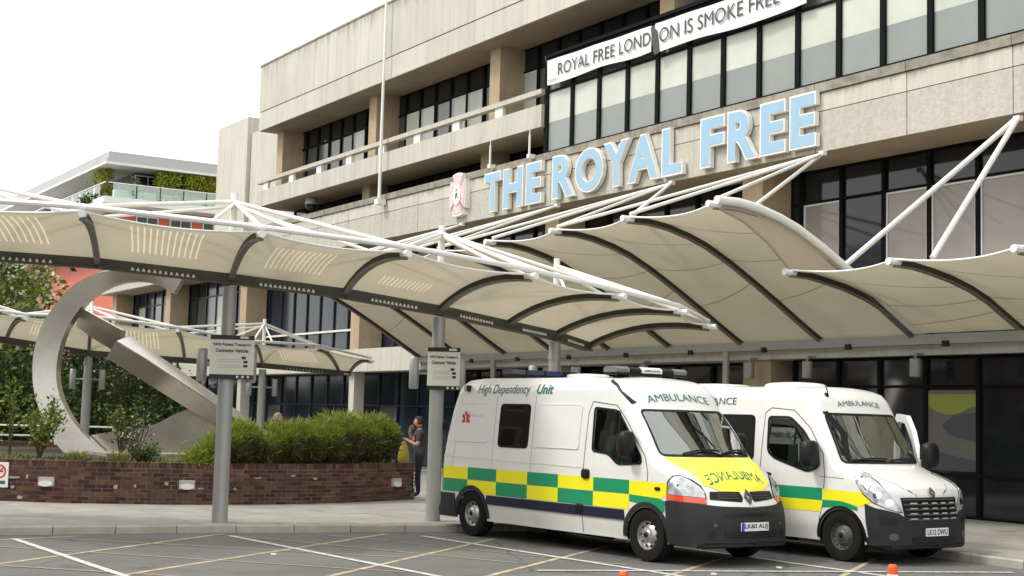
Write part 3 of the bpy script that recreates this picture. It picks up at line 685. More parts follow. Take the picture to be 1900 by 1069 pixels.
# ================================================================ WALKWAY CANOPIES (fan-shaped, on posts)
def bez(B, T, bulge, n=9):
    """rib line from beam point B up and out to tip T"""
    B, T = Vector(B), Vector(T); out = []
    for i in range(n):
        t = i/(n-1); p = B.lerp(T, t); p.z += bulge*(1-(2*t-1)**2)*(1.15-.3*t); out.append(p)
    return out
def walkway(root, Bs, Ts, masts, posts, bulge, sc=1., side=1, slots=None):
    """Bs beam points, Ts rib tips, masts {rib index: top z}, posts {rib index}"""
    n = len(Bs); prof = [bez(b, t, bulge) for b, t in zip(Bs, Ts)]
    for i in range(n):
        r = MB()
        for p, q in zip(prof[i], prof[i][1:]): r.bar(p-Vector((0, 0, .05*sc)), q-Vector((0, 0, .05*sc)), .05*sc, .09*sc).bar(p-Vector((0, 0, .11*sc)), q-Vector((0, 0, .11*sc)), .095*sc, .035*sc, mi=1)
        ro = r.build('rib', [M['rib'], M['rib_flange']], root)
        d = (prof[i][-1]-prof[i][-2]).normalized()
        MB().tube([prof[i][-1]-d*.1-Vector((0, 0, .04)), prof[i][-1]+d*.16-Vector((0, 0, .03))], .055*sc, 8).build('rib_end', M['steel_white'], ro, smooth=True)
    for i in range(n-1):
        m = 9; cnt = 12; vs = []; fs = []; sf = []
        nrow = 4 if slots is None else slots.get(i, 0)
        tt = [0, .07, .14, .20]; span = []
        for c in range(cnt):
            t0 = .25+.5*c/cnt; span.append(len(tt)) if nrow else None; tt += [t0, t0+.5/cnt*.28]
        tt += [.80, .87, .94, 1.]; N = len(tt)-1
        for k, t in enumerate(tt):
            s = 4*t*(1-t)
            for j in range(m):
                p = prof[i][j].lerp(prof[i+1][j], t); w = j/(m-1)
                p = p+(prof[i][0].lerp(prof[i+1][0], t)-p)*(s*.05*w**2); p.z -= s*.05*sc*w
                vs.append(p)
            if k:
                for j in range(m-1):
                    q = (k-1)*m+j
                    (sf if (k-1) in span and 1 <= j < 1+nrow else fs).append((q, q+m, q+m+1, q+1))
        fo = MB().add(vs, fs).build('fabric_bay', M['fabric'], root, smooth=True, recalc=False)
        MB().tube([vs[k*m+m-1] for k in range(N+1)], .018*sc, 6).build('edge_cable', M['steel_white'], fo, smooth=True)
        # narrow paler strips in the cloth, painting the streaks of light on it
        if sf: MB().add(vs, sf).build('light_slot', M['fabric_pale'], fo, kind='stuff', recalc=False)
        # beam with a row of white pieces painting the sky seen through its slots
        a, b = Bs[i]-Vector((0, 0, .07*sc)), Bs[i+1]-Vector((0, 0, .07*sc))
        bo = MB().bar(a-(b-a)*.002, b+(b-a)*.002, .13*sc, .15*sc).bar(a-Vector((0, 0, .08*sc)), b-Vector((0, 0, .08*sc)), .22*sc, .025*sc).build('beam', M['beam'], root)
        d = (b-a).normalized(); nrm = d.cross(Vector((0, 0, 1)))*side; ln = MB()
        for c in range(cnt):
            p = a.lerp(b, .25+.5*(c+.3)/cnt)+nrm*.083*sc-Vector((0, 0, .065*sc))
            ln.prism([p-d*.03*sc, p+d*.03*sc, p+d*.008*sc+Vector((0, 0, .05*sc)), p-d*.008*sc+Vector((0, 0, .05*sc))], -nrm*.004, nrm*.01)
        ln.build('beam_lens', M['slot'], bo, kind='stuff')
    for i in posts:
        b = Bs[i]; m = MB().tube([(b.x, b.y, .1), (b.x, b.y, 2.75)], .125*sc, 16)
        po = m.build('post', M['galv'], root, smooth=True)
        MB().tube([(b.x, b.y, 2.3), (b.x, b.y, b.z-.2*sc)], .112*sc, 16).build('upper_post', M['galv'], po, smooth=True)
        MB().tube([(b.x, b.y, 3.02), (b.x, b.y, 3.10)], .128*sc, 16).build('collar', M['galv'], po, smooth=True)
        d = Vector((.54, .84, 0)).normalized()
        for s in (-1, 1):
            c = Vector((b.x, b.y, 2.62))+d*s*.40
            MB().lathe([(0, .27), (.07, .27), (.085, .25), (.085, -.25), (.07, -.27), (0, -.27)], c, 'z', 12).tube([c-d*s*.08, c-d*s*.30], .025, 6).build('tube_lamp', M['galv'], po, smooth=True)
    # white tube girder along the tips, masts and tie rods
    tp = [t+Vector((0, 0, .07*sc)) for t in Ts]
    MB().tube(tp, .042*sc, 8).build('tip_tube', M['steel_white'], root, smooth=True)
    for i, zt in masts.items():
        b = Bs[i]; q = bez(Bs[i], Ts[i], bulge)[2]; top = Vector((b.x, b.y, zt))
        mo = MB().tube([(b.x, b.y, b.z), (b.x, b.y, zt-.12), (b.x, b.y, zt+.08)], .06*sc, 10).build('mast', M['steel_white'], root, smooth=True)
        for k in (i-1, i, i+1):
            if 0 <= k < n:
                MB().tube([top-Vector((0, 0, .06)), tp[k]], .033*sc, 8).build('tie_rod', M['steel_white'], mo, smooth=True)
                if k != i: MB().tube([top-Vector((0, 0, .14)), Bs[k].lerp(Ts[k], .55)+Vector((0, 0, bulge+.05))], .03*sc, 6).build('tie_rod', M['steel_white'], mo, smooth=True)
        for k in (-1, 1):
            if 0 <= i+k < n: MB().tube([top-Vector((0, 0, .1)), tp[i].lerp(tp[i+k], .28)], .03*sc, 6).build('strut', M['steel_white'], mo, smooth=True)
wc = thing('walkway_canopy', 'near fan shaped walkway canopy with white tie rods on grey round posts', 'canopy', (-21.3, 10, 0))
B = [Vector(p) for p in ((-25.35, 2.6, 4.34), (-24.0, 4.3, 4.26), (-22.35, 6.42, 4.12), (-21.55, 8.35, 3.99), (-20.95, 10.1, 3.87), (-21.0, 11.95, 3.74), (-21.45, 13.62, 3.60), (-21.9, 15.0, 3.50), (-22.9, 16.5, 3.39))]
D = [(2.7, -1.75, .45), (2.9, -1.5, .45), (3.05, -1.12, .45), (2.94, -.72, .45), (2.67, -.31, .45), (2.46, .24, .448), (2.38, .72, .445), (2.4, 1.05, .41), (2.5, 1.0, .372)]
T = [b+Vector(d) for b, d in zip(B, D)]
for b, dz in zip(B, (.14, .14, .14, .11, .08, .05, .05, .05, .05)): b.z += dz
walkway(wc, B, T, {1: 5.62, 3: 5.35, 5: 5.11, 7: 4.86}, (1, 3, 5, 7), .20, slots={0: 4, 1: 4, 2: 4, 3: 3, 4: 1})
fc = thing('walkway_canopy', 'far fan shaped walkway canopy behind the steel ring sculpture', 'canopy', (-39, 14, 0))
B2 = [Vector(p) for p in ((-35.8, 5.4, 3.72), (-37.3, 8.46, 3.6), (-38.31, 10.89, 3.40), (-39.77, 14.12, 3.38), (-40.97, 17.06, 3.37), (-44.39, 21.35, 3.36), (-45.0, 22.0, 3.36))]
T2 = [Vector(p) for p in ((-33.9, 5.7, 4.15), (-35.6, 8.49, 4.05), (-35.65, 10.15, 4.10), (-37.3, 13.0, 4.05), (-39.1, 15.94, 3.88), (-41.6, 19.2, 3.98), (-42.9, 21.8, 3.72))]
walkway(fc, B2, T2, {0: 5.0, 2: 4.66, 4: 4.67}, (0, 2, 4), .20, .95, slots={0: 4, 1: 4, 2: 4, 4: 4})

# ---- sign boards on the two front posts
def board(root, c, ux, w, h, lines):
    c = Vector(c); ux = Vector(ux).normalized(); uz = Vector((0, 0, 1)); nrm = ux.cross(uz)   # faces the road
    if nrm.dot(Vector((1, -.5, 0))) < 0: nrm = -nrm
    B_ = lambda cz, hh, d, name, m, ww=w: MB().obox(c+uz*cz+nrm*d, ux*ww/2, nrm*.012, uz*hh/2).build(name, m, root)
    B_(0, h, 0, 'panel', M['sign_white'])
    B_(h/2+.036, .07, .006, 'header', M['sign_black'])
    B_(-h/2-.036, .07, .006, 'footer', M['sign_black'])
    t = MB()
    for s, z, hh, ww in lines: flat_text(t, s, c+nrm*.016-ux*(ww/2)+uz*z, ux, uz, ww, hh, bold=.035)
    t.build('lettering', M['ink'], root, kind='stuff')
    t = MB()
    for z in (-.04, -.075, -.13, -.165): t.obox(c+nrm*.014-ux*w*.06+uz*z, ux*w*.27, nrm*.002, uz*.006)
    t.build('small_print', M['ink_pale'], root)
    t = MB()
    for k, (dx, dz) in enumerate(((0, -.01), (.03, -.075), (.03, -.14))): t.obox(c+nrm*.014+ux*(w*.27+dx)+uz*dz, ux*.034, nrm*.002, uz*.02)
    t.build('symbol', M['sign_black'], root)
    t = MB()
    for k in range(3): t.obox(c+nrm*.02+ux*(w*.14+k*.085)+uz*(-h/2-.034), ux*.018, nrm*.002, uz*.018)
    t.obox(c+nrm*.02+ux*w*.27+uz*(h/2+.038), ux*.065, nrm*.002, uz*.018)
    t.build('footer_mark', M['sign_white'], root, kind='stuff')
    t = MB(); t.obox(c-nrm*.05, ux*.09, nrm*.045, uz*h*.42); t.build('bracket', M['galv'], root)
LN = [('NHS Patient Transport', .165, .062, .60), ('Contractor Vehicles', .075, .062, .52)]
UX = (.47, .88, 0)
s1 = thing('sign_board', 'white notice board for transport vehicles on the left canopy post', 'sign', (-21.42, 8.25, 2.74), group='notice boards on the canopy posts')
board(s1, (-21.36, 8.36, 2.75), UX, .70, .56, LN)
s2 = thing('sign_board', 'white notice board for transport vehicles on the post beside the parked ambulance', 'sign', (-20.75, 11.95, 2.68), group='notice boards on the canopy posts')
board(s2, (-20.75, 11.93, 2.70), (.62, .78, 0), .56, .58, [(a, b, c, d*.8) for a, b, c, d in LN])

# ================================================================ PLANTER WALL (bricks)
PC = (-32.4, 10.8); PR = 7.05; A0, A1 = math.radians(-72), math.radians(32.6)
pw_ = thing('planter_wall', 'low curved dark red brick planter wall with brick on edge top', 'wall', (-25.4, 10.5, .1))
def arc(r, a, z): return (PC[0]+r*math.cos(a), PC[1]+r*math.sin(a), z)
m = MB(); N = 48
for i in range(N):
    a, b = A0+(A1-A0)*i/N, A0+(A1-A0)*(i+1)/N
    m.add([arc(PR-.008, a, .0), arc(PR-.008, b, .0), arc(PR-.008, b, .842), arc(PR-.008, a, .842), arc(PR-.33, a, 0), arc(PR-.33, b, 0), arc(PR-.33, b, .842), arc(PR-.33, a, .842)],
          [(0, 1, 2, 3), (3, 2, 6, 7), (5, 4, 7, 6)]+([(0, 3, 7, 4)] if i == 0 else [])+([(1, 5, 6, 2)] if i == N-1 else []))
m.build('wall_core', M['mortar'], pw_)
slots = []
bl = .225; da = bl/PR; cz = .075; z0 = .105
for c in range(9):
    a = A0+da*.5+(da/2 if c % 2 else 0)
    while a < A1-da*.45: slots.append((a, z0+c*cz, .209, .0615, PR-.10)); a += da
dh = .0765/PR; a = A0+dh/2
while a < A1-dh*.4: slots.append((a, z0+9*cz+.002, .065, .105, PR-.215)); a += dh
camp = Vector((0, 0, 1.92))
slots.sort(key=lambda s: -(s[2]*s[3])*max(.02, math.cos(s[0]-math.atan2(-PC[1]-PR*math.sin(s[0]), -PC[0]-PR*math.cos(s[0]))))/(Vector(arc(PR, s[0], s[1]))-camp).length**2)
shared = {}
rest = MB()
for k, (a, z, w, h, ri) in enumerate(slots):
    key = (w, h, k % 3)
    jit = random.uniform(-.004, .004); ro = PR+jit
    if k < 300:
        if key not in shared:
            mb = MB(); j = [-.0025, .001, .003][k % 3]
            mb.box((ri-PR, -w/2+.001, 0), (j, w/2-.001, h-.001)); me = bpy.data.meshes.new('brick'); me.from_pydata(mb.v, [], mb.f); me.materials.append(M['brick']); shared[key] = me
        o = link('brick', shared[key], pw_); p = arc(PR+jit*.6, a, z); o.location = Vector(p)-ORG[pw_.name]; o.rotation_euler = (0, 0, a)
    else:
        ca, sa = math.cos(a), math.sin(a); rad = Vector((ca, sa, 0)); tan = Vector((-sa, ca, 0))
        c = Vector((PC[0], PC[1], z+h/2))+rad*((ri+ro)/2)
        rest.obox(c, rad*(ro-ri)/2, tan*w/2, Vector((0, 0, h/2)))
rest.build('brick_rest', M['brick'], pw_, kind='stuff')
cp = MB()
m = MB()
pts = [arc(PR-.32, A0+(A1-A0)*i/30, .80) for i in range(31)]
m.add(pts+[(-34.0, 14.9, .80), (-37, 11, .80), (-38, 8, .80), (-36.5, 4.5, .80)], [tuple(range(34))]); m.build('planter_soil', M['soil'], kind='structure')
# bulkhead lights in the wall
for a, z, lb in ((-33.6, .5, 'set in the brick wall right of the no smoking notice'), (-13.0, .49, 'set in the brick wall left of the left post'), (26.3, .49, 'set near the right end of the brick wall')):
    a = math.radians(a); p = Vector(arc(PR, a, z)); rad = Vector((math.cos(a), math.sin(a), 0)); tan = Vector((-rad.y, rad.x, 0))
    t = thing('wall_light', 'white hooded wall lamp, '+lb, 'light', p, group='hooded lamps in the planter wall')
    MB().obox(p+rad*.02, rad*.03, tan*.145, Vector((0, 0, .085))).build('housing', M['roof_grey'], t)
    MB().lathe([(0, -.03), (.06, -.03), (.13, 0), (.0, .01)], (0, 0, 0), 'z', 14)
    MB().prism([p+rad*.052+tan*(.13*math.cos(q))+Vector((0, 0, -.035+.055*math.sin(q))) for q in np.linspace(0, 2*math.pi, 16, endpoint=False)], (0, 0, 0), rad*.02).build('lens', M['paint2'], t)
# mortar scars on the wall
for a, z, w, h in ((-38.6, .56, .30, .05), (-36.6, .58, .06, .09), (-38.8, .38, .10, .07), (-37.6, .20, .13, .06), (-23.4, .43, .10, .09), (-20.6, .45, .05, .08), (-16, .50, .10, .08), (-10.9, .42, .13, .03), (-5.6, .41, .05, .07), (4, .66, .16, .03), (8, .6, .12, .05), (-2, .62, .20, .03)):
    a = math.radians(a); p = Vector(arc(PR+.004, a, z)); rad = Vector((math.cos(a), math.sin(a), 0)); tan = Vector((-rad.y, rad.x, 0)); m = MB()
    m.prism([p+tan*(w/2*math.cos(q)*random.uniform(.6, 1.1))+Vector((0, 0, h/2*math.sin(q)*random.uniform(.6, 1.2))) for q in np.linspace(0, 2*math.pi, 9, endpoint=False)], -rad*.01, rad*.004)
    m.build('mortar_scar', M['kerb'], pw_)
# no smoking notice
a = math.radians(-42.6); p = Vector(arc(PR+.012, a, .60)); rad = Vector((math.cos(a), math.sin(a), 0)); tan = Vector((-rad.y, rad.x, 0)); up = Vector((0, 0, 1))
a = math.radians(-40.9); p = Vector(arc(PR+.012, a, .60)); rad = Vector((math.cos(a), math.sin(a), 0)); tan = Vector((-rad.y, rad.x, 0))
ns = thing('no_smoking_sign', 'white no smoking notice with red ring on the brick wall at the left edge', 'sign', p)
MB().obox(p, rad*.008, tan*.17, up*.23).build('plate', M['plate'], ns)
m = MB(); q = p+up*.06+rad*.011
for k in range(20):
    t0, t1 = 2*math.pi*k/20, 2*math.pi*(k+1)/20
    f = lambda r, t: q+tan*r*math.cos(t)+up*r*math.sin(t)
    m.add([f(.13, t0), f(.13, t1), f(.098, t1), f(.098, t0)], [(0, 1, 2, 3)])
m.obox(q+rad*.002, (tan+up).normalized()*.11, rad*.001, (tan-up).normalized()*.014); m.build('red_ring', M['red'], ns, recalc=False)
MB().obox(q, tan*.07, rad*.001, up*.012).build('cigarette', M['ink'], ns)
MB().obox(p-up*.14+rad*.011, tan*.12, rad*.001, up*.03).build('green_strip', M['text_slate'], ns)
# second, far wall of the plaza with a rail
fw_ = thing('far_planter_wall', 'far low brick wall behind the sculpture at the left', 'wall', (-39.6, 9, .1))
MB().bar((-41.6, 3.5, .46), (-39.2, 14.5, .46), .3, .72).build('wall_core', M['brick'], fw_)
MB().bar((-41.6, 3.5, .85), (-39.2, 14.5, .85), .34, .06).build('top_course', M['brick'], fw_)
rl = thing('railing', 'pale metal railing behind the spiky yellow plant at the left', 'railing', (-39.5, 9, .8))
for z in (1.32, 1.05): MB().tube([(-41.0, 4.5, z), (-39.4, 12.0, z)], .028, 6).build('rail', M['steel_white'], rl)
for t in np.linspace(0, 1, 6): p = Vector((-41.0, 4.5, 0)).lerp(Vector((-39.4, 12.0, 0)), t); MB().tube([(p.x, p.y, .8), (p.x, p.y, 1.34)], .03, 6).build('rail_post', M['steel_white'], rl)

# ================================================================ STEEL SCULPTURE
sc_ = thing('steel_sculpture', 'large brushed steel ribbon ring sculpture standing in the planter', 'sculpture', (-32.5, 10.4, .8))
FH = Vector((-.8425, .5387, 0)); RT = Vector((.5387, .8425, 0)); S0 = Vector((-32.53, 10.38, .78))
def sp(u, v, d): return S0+RT*u+Vector((0, 0, v))+FH*d
OUT = [(1.0, 4.17), (.68, 4.26), (.35, 4.32), (.03, 4.36), (-.29, 4.36), (-.62, 4.33), (-.92, 4.27), (-1.22, 4.16), (-1.48, 4.01), (-1.74, 3.78), (-1.96, 3.49), (-2.14, 3.2), (-2.27, 2.9), (-2.36, 2.58), (-2.41, 2.27), (-2.41, 1.95), (-2.38, 1.63), (-2.31, 1.31), (-2.2, 1.01), (-2.08, .72), (-1.92, .45), (-1.70, .16), (-1.45, -.08)]
INN = [(.78, 3.82), (.57, 3.95), (.36, 4.03), (.12, 4.09), (-.15, 4.10), (-.44, 4.06), (-.71, 3.97), (-.97, 3.83), (-1.21, 3.66), (-1.40, 3.43), (-1.56, 3.18), (-1.70, 2.93), (-1.79, 2.66), (-1.86, 2.35), (-1.89, 2.03), (-1.88, 1.76), (-1.83, 1.52), (-1.74, 1.26), (-1.61, 1.02), (-1.44, .77), (-1.23, .53), (-.9, .22), (-.6, -.02)]
def ribbon(outer, inner, d0, d1, name, thick=.07):
    """box-section ribbon whose two edges are given; d0..d1 depth of the outer and inner edge"""
    vs = []; fs = []; n = len(outer)
    for i, (o, q) in enumerate(zip(outer, inner)):
        a = d0(i/(n-1)); b = d1(i/(n-1))
        vs += [sp(*o, a), sp(*q, b), sp(*q, b+.34), sp(*o, a+.34)]
    for i in range(n-1):
        for k in range(4): fs.append((4*i+k, 4*i+(k+1) % 4, 4*i+4+(k+1) % 4, 4*i+4+k))
    fs += [(3, 2, 1, 0), (4*n-4, 4*n-3, 4*n-2, 4*n-1)]
    return MB().add(vs, fs).build(name, M['steel'], sc_, smooth=True)
ribbon(OUT, INN, lambda t: -.1, lambda t: .02, 'ring')
L1 = [(-1.5, 3.5), (-1.0, 3.25), (-.41, 2.95), (.3, 2.45), (1.1, 1.90), (1.8, 1.38), (2.55, .80)]; L2 = [(-1.68, 3.05), (-1.25, 2.72), (-.72, 2.35), (-.1, 1.95), (.75, 1.45), (1.35, 1.08), (2.0, .62)]
ribbon([(-1.5, 3.48), (-1.0, 3.22), (-.42, 2.93)], [(-1.66, 3.02), (-1.25, 2.74), (-.64, 2.40)], lambda t: .10, lambda t: .62, 'inner_band')
ribbon([(-.43, 2.64), (.3, 2.22), (1.1, 1.72), (1.8, 1.29), (2.5, .84)], [(-.66, 2.25), (.1, 1.80), (.82, 1.36), (1.35, 1.04), (1.95, .68)], lambda t: -.30+.1*t, lambda t: -.22+.55*t, 'diagonal_band')
ribbon([(-.30, 2.80), (.4, 2.34), (1.15, 1.86), (1.85, 1.42), (2.6, .90)], [(-.44, 2.66), (.3, 2.24), (1.1, 1.74), (1.8, 1.31), (2.5, .86)], lambda t: .30, lambda t: -.2+.1*t, 'upper_edge')
ribbon([(-1.2, .42), (-.7, .52), (-.2, .56), (.41, .74), (.8, .96), (1.2, 1.14), (1.55, .98), (1.95, .72)], [(-1.2, -.1), (-.7, -.1), (-.2, -.1), (.41, -.1), (.8, -.1), (1.2, -.1), (1.55, -.1), (1.95, -.1)], lambda t: .48, lambda t: .46, 'base_plate')
MB().box((-33.6, 9.4, .7), (-31.2, 11.8, .86)).build('footing', M['coping'], sc_)

# ================================================================ FAR RED APARTMENT BLOCK
ap = thing('apartment_block', 'far red and white apartment block with glass balcony and planted roof terrace', 'building', (-113.7, 33.3, 0))
P = lambda n, m, mb, par=None: mb.build(n, M[m], par or ap)
P('wall', 'red_panel', MB().box((-150, 34.6, 0), (-115, 80, 18.4)))
P('roof', 'roof_grey', MB().box((-152, 33.0, 22.1), (-113.4, 82, 22.7)).box((-152, 32.8, 21.75), (-113.2, 82, 22.1)))
P('roof_edge', 'white_render', MB().box((-152, 32.7, 21.6), (-113.1, 82, 21.78)))
P('terrace_slab', 'white_render', MB().box((-152, 32.6, 18.35), (-112.8, 82, 18.9)))
P('terrace_slab', 'white_render', MB().box((-152, 33.2, 15.2), (-113.4, 82, 15.6)))
P('penthouse', 'frame_grey', MB().box((-150, 36, 18.9), (-116, 80, 21.6)))
for i in range(7):
    y = 36+i*2.6; w = P('window', 'frame_white', MB().box((-116, y, 18.95), (-115.9, y+2.3, 21.4)))
    P('pane', 'glass_dark', MB().box((-115.92, y+.12, 19.05), (-115.86, y+1.1, 21.3)).box((-115.92, y+1.2, 19.05), (-115.86, y+2.2, 21.3)), w)
for i in range(8):
    y = 33.4+i*2.0; P('balustrade', 'balustrade', MB().box((-113.1, y, 18.95), (-113.07, y+1.9, 20.05)))
    P('planter_box', 'white_render', MB().box((-113.9, y+.2, 18.92), (-113.4, y+1.7, 19.6)))
for i in range(7): x = -114.5-i*2.2; P('balustrade', 'balustrade', MB().box((x-2.1, 32.75, 18.95), (x, 32.78, 20.05)))
P('handrail', 'frame_white', MB().box((-113.14, 33, 20.05), (-113.04, 60, 20.12)).box((-140, 32.7, 20.05), (-113.1, 32.8, 20.12)))
for z in (1.5, 4.6, 7.7, 10.8, 13.0, 16.1):
    for i in range(8):
        y = 36+i*2.9
        w = P('window', 'frame_white', MB().box((-115.04, y, z), (-114.9, y+1.9, z+1.7)))
        P('pane', 'glass_dark', MB().box((-114.93, y+.1, z+.1), (-114.86, y+.9, z+1.6)).box((-114.93, y+1.0, z+.1), (-114.86, y+1.8, z+1.6)), w)
for i in range(5): P('balcony_slab', 'white_render', MB().box((-115, 40, 3+i*3.05), (-113.3, 47, 3.3+i*3.05)))

# ================================================================ VANS
class Van:
    """van frame: x forward from the front axle, y to the van's left, z up"""
    def __init__(s, cfg, name, label, loc, rot):
        s.c = cfg; s.root = thing(name, label, 'ambulance', loc, rot, local=True)
        prof = cfg['prof']; s.px = np.array([p[0] for p in prof]); s.pz = np.array([p[1] for p in prof])
        s.shell()
    def W(s, x, z):
        w = .985-.115*np.clip((z-1.2)/1.3, 0, 2)**1.25-.03*ss(.55, .25, z)
        return w-.05*np.clip((x-.1)/.95, 0, 2)**2
    def zt(s, x): return np.interp(x, s.px, s.pz)
    def zb(s, x):
        z = np.full_like(x, .27, dtype=float)
        for xa in (0., -s.c['wb']):
            d = .405**2-(x-xa)**2; z = np.where(d > 0, np.maximum(z, .33+np.sqrt(np.maximum(d, 0))), z)
        return np.minimum(z, s.zt(x)-.02)
    def shell(s):
        c = s.c; x0, x1 = s.px[0], s.px[-1]
        xs = np.r_[np.linspace(x0, x0+.5, 26), np.linspace(x0+.5, -1.0, 110), np.linspace(-1.0, x1-.25, 60), np.linspace(x1-.25, x1, 34)]
        for xa in (0., -c['wb']): xs = np.r_[xs, xa+.4049*np.array([-1, -.999, -.99, -.97, .97, .99, .999, 1]), xa+np.array([-.4051, .4051])]
        xs = np.unique(np.round(xs, 4)); J = 64; K = 36
        dense = np.c_[np.interp(np.linspace(0, 1, 1500), np.linspace(0, 1, len(s.px)), s.px), np.interp(np.linspace(0, 1, 1500), np.linspace(0, 1, len(s.px)), s.pz)]
        v = 1-(1-np.linspace(0, 1, J+1))**1.5
        zb, zt = s.zb(xs), s.zt(xs)
        X = np.repeat(xs[:, None], J+1, 1); Z = zb[:, None]+(zt-zb)[:, None]*v[None]
        P = np.c_[X.ravel(), Z.ravel()]; d = np.empty(len(P))
        for i in range(0, len(P), 2000): d[i:i+2000] = np.sqrt(((P[i:i+2000, None]-dense[None])**2).sum(2)).min(1)
        d = d.reshape(X.shape); d[:, -1] = 0
        r = np.interp(X, [x0, x0+.3, -1.1, -.6, .1, .6, x1], [.10, .20, .20, .14, .10, .12, .12])
        w = s.W(X, Z); q = np.clip(r-d, 0, None)
        Y = w-r+np.sqrt(np.maximum(r*r-q*q, 0))
        def shift(X, Y, Z):
            k = (np.abs(Y)/.98)**2.2; bl = ss(1.0, 1.35, Z)
            return X-k*((.11*ss(-1.0, -.3, X)+.11*ss(-.25, .3, X))*bl*(1-.0*X)+c.get('corner', .30)*ss(.45, 1.05, X))
        V = []; F = []; n = len(xs); A = J+1
        for sg in (-1, 1): V.append(np.stack([shift(X, Y, Z), sg*Y, Z], -1).reshape(-1, 3))
        ye = Y[:, -1]; t = np.linspace(-1, 1, K+1)[1:-1]
        YY = ye[:, None]*t[None]; XX = np.repeat(xs[:, None], K-1, 1); crown = .035*(1-t**2)[None]*np.interp(xs, [x0, x0+.3, -.8, 0, .7, x1], [.3, 1, 1, .8, .8, 0])[:, None]
        ZZ = zt[:, None]+crown
        V.append(np.stack([shift(XX, YY, np.repeat(zt[:, None], K-1, 1)), YY, ZZ], -1).reshape(-1, 3))
        o = [0, n*A, 2*n*A]
        for k, sg in enumerate((-1, 1)):
            for i in range(n-1):
                for j in range(J):
                    a = o[k]+i*A+j; f = (a, a+A, a+A+1, a+1); F.append(f if sg < 0 else f[::-1])
        def top(i, k): return o[0]+i*A+J if k == 0 else (o[1]+i*A+J if k == K else o[2]+i*(K-1)+k-1)
        for i in range(n-1):
            for k in range(K): F.append((top(i, k), top(i+1, k), top(i+1, k+1), top(i, k+1)))
        for i in (0, n-1):
            for j in range(J): a, b = o[0]+i*A+j, o[1]+i*A+j; f = (a, a+1, b+1, b); F.append(f if i == 0 else f[::-1])
        s.V = np.concatenate(V); s.F = F
        s.bvh = BVHTree.FromPolygons([Vector(p) for p in s.V], F)
    # --- rays on to the shell
    def hit(s, mode, u, v):
        if mode == 'side': o, d = Vector((u, -3, v)), Vector((0, 1, 0))
        elif mode == 'far': o, d = Vector((u, 3, v)), Vector((0, -1, 0))
        elif mode == 'front': o, d = Vector((4, u, v)), Vector((-1, 0, 0))
        elif mode == 'top': o, d = Vector((u, v, 5)), Vector((0, 0, -1))
        else: a = math.radians(u); d = -Vector((math.cos(a), math.sin(a), 0)); o = Vector((0, 0, v))-d*4
        p, nn, _, _ = s.bvh.ray_cast(o, d)
        if p is None:
            p, nn, _, _ = s.bvh.find_nearest(o+d*3)
        if nn.dot(d) > 0: nn = -nn
        return p, nn
    def patch(s, name, poly, mode, m, off=.006, grid=.06, rim=.02, faces=None, parent=None, smooth=True, label=None):
        """a panel laid on the shell: 2D outline cut to a fine grid and dropped on to the bodywork"""
        bm = bmesh.new(); k = .02 if mode == 'cyl' else 1.
        vs = [bm.verts.new((p[0]*k, p[1], 0)) for p in poly]
        if faces is None: bmesh.ops.triangulate(bm, faces=[bm.faces.new(vs)])
        else:
            for f in faces:
                try: bm.faces.new([vs[i] for i in f])
                except ValueError: pass
        for ax in (0, 1):
            c = [v.co[ax] for v in bm.verts]; lo, hi = min(c), max(c)
            for t in np.arange(lo+grid, hi-grid*.3, grid):
                co = [0, 0, 0]; no = [0, 0, 0]; co[ax] = t; no[ax] = 1
                bmesh.ops.bisect_plane(bm, geom=bm.verts[:]+bm.edges[:]+bm.faces[:], plane_co=co, plane_no=no, dist=1e-5)
        if rim:
            be = [e for e in bm.edges if e.is_boundary]
            r = bmesh.ops.extrude_edge_only(bm, edges=be); nv = {g for g in r['geom'] if isinstance(g, bmesh.types.BMVert)}
        else: nv = set()
        for v in bm.verts:
            p, nn = s.hit(mode, v.co.x/k, v.co.y); v.co = p+nn*(off-rim-.004 if v in nv else off)
        bmesh.ops.recalc_face_normals(bm, faces=bm.faces)
        me = bpy.data.meshes.new(name); bm.to_mesh(me); bm.free(); me.materials.append(m if not isinstance(m, str) else M[m])
        if 'lettering' in name: me.name = name
        if smooth: me.polygons.foreach_set('use_smooth', [True]*len(me.polygons)); me.set_sharp_from_angle(angle=math.radians(35))
        return link(name, me, parent or s.root, label=label)
    def text(s, name, txt, mode, u0, v0, w, h, m, off=.008, bold=0., mirror=False, shear=0., parent=None, along='u', arch=0.):
        vs, fs, _ = text_mesh(txt, 1, bold=bold, shear=shear); V = np.array(vs)
        a, b = V[:, :2].min(0), V[:, :2].max(0); T = (V[:, :2]-a)/(b-a)
        if mirror: T[:, 0] = 1-T[:, 0]
        U = [(u0+t[0]*w, v0+t[1]*h-arch*4*(t[0]-.5)**2) for t in T] if along == 'u' else [(u0-t[1]*h, v0+t[0]*w) for t in T]
        o = s.patch(name, U, mode, m, off, grid=.12, rim=0, faces=fs, parent=parent, smooth=False); o['kind'] = 'stuff'; return o
    def frame(s, name, poly, mode, m, width, off=.009, parent=None):
        """a seal of even width just inside an outline"""
        P = np.array(poly); c = P.mean(0); n = len(P); q = []
        for i in range(n):
            t = P[(i+1) % n]-P[i-1]; t = t/(np.linalg.norm(t)+1e-9); nn = np.array([-t[1], t[0]])
            if nn.dot(c-P[i]) < 0: nn = -nn
            q.append(P[i]+nn*width)
        return s.patch(name, list(P)+q, mode, m, off, grid=.15, rim=0, faces=[(i, (i+1) % n, n+(i+1) % n, n+i) for i in range(n)], parent=parent)
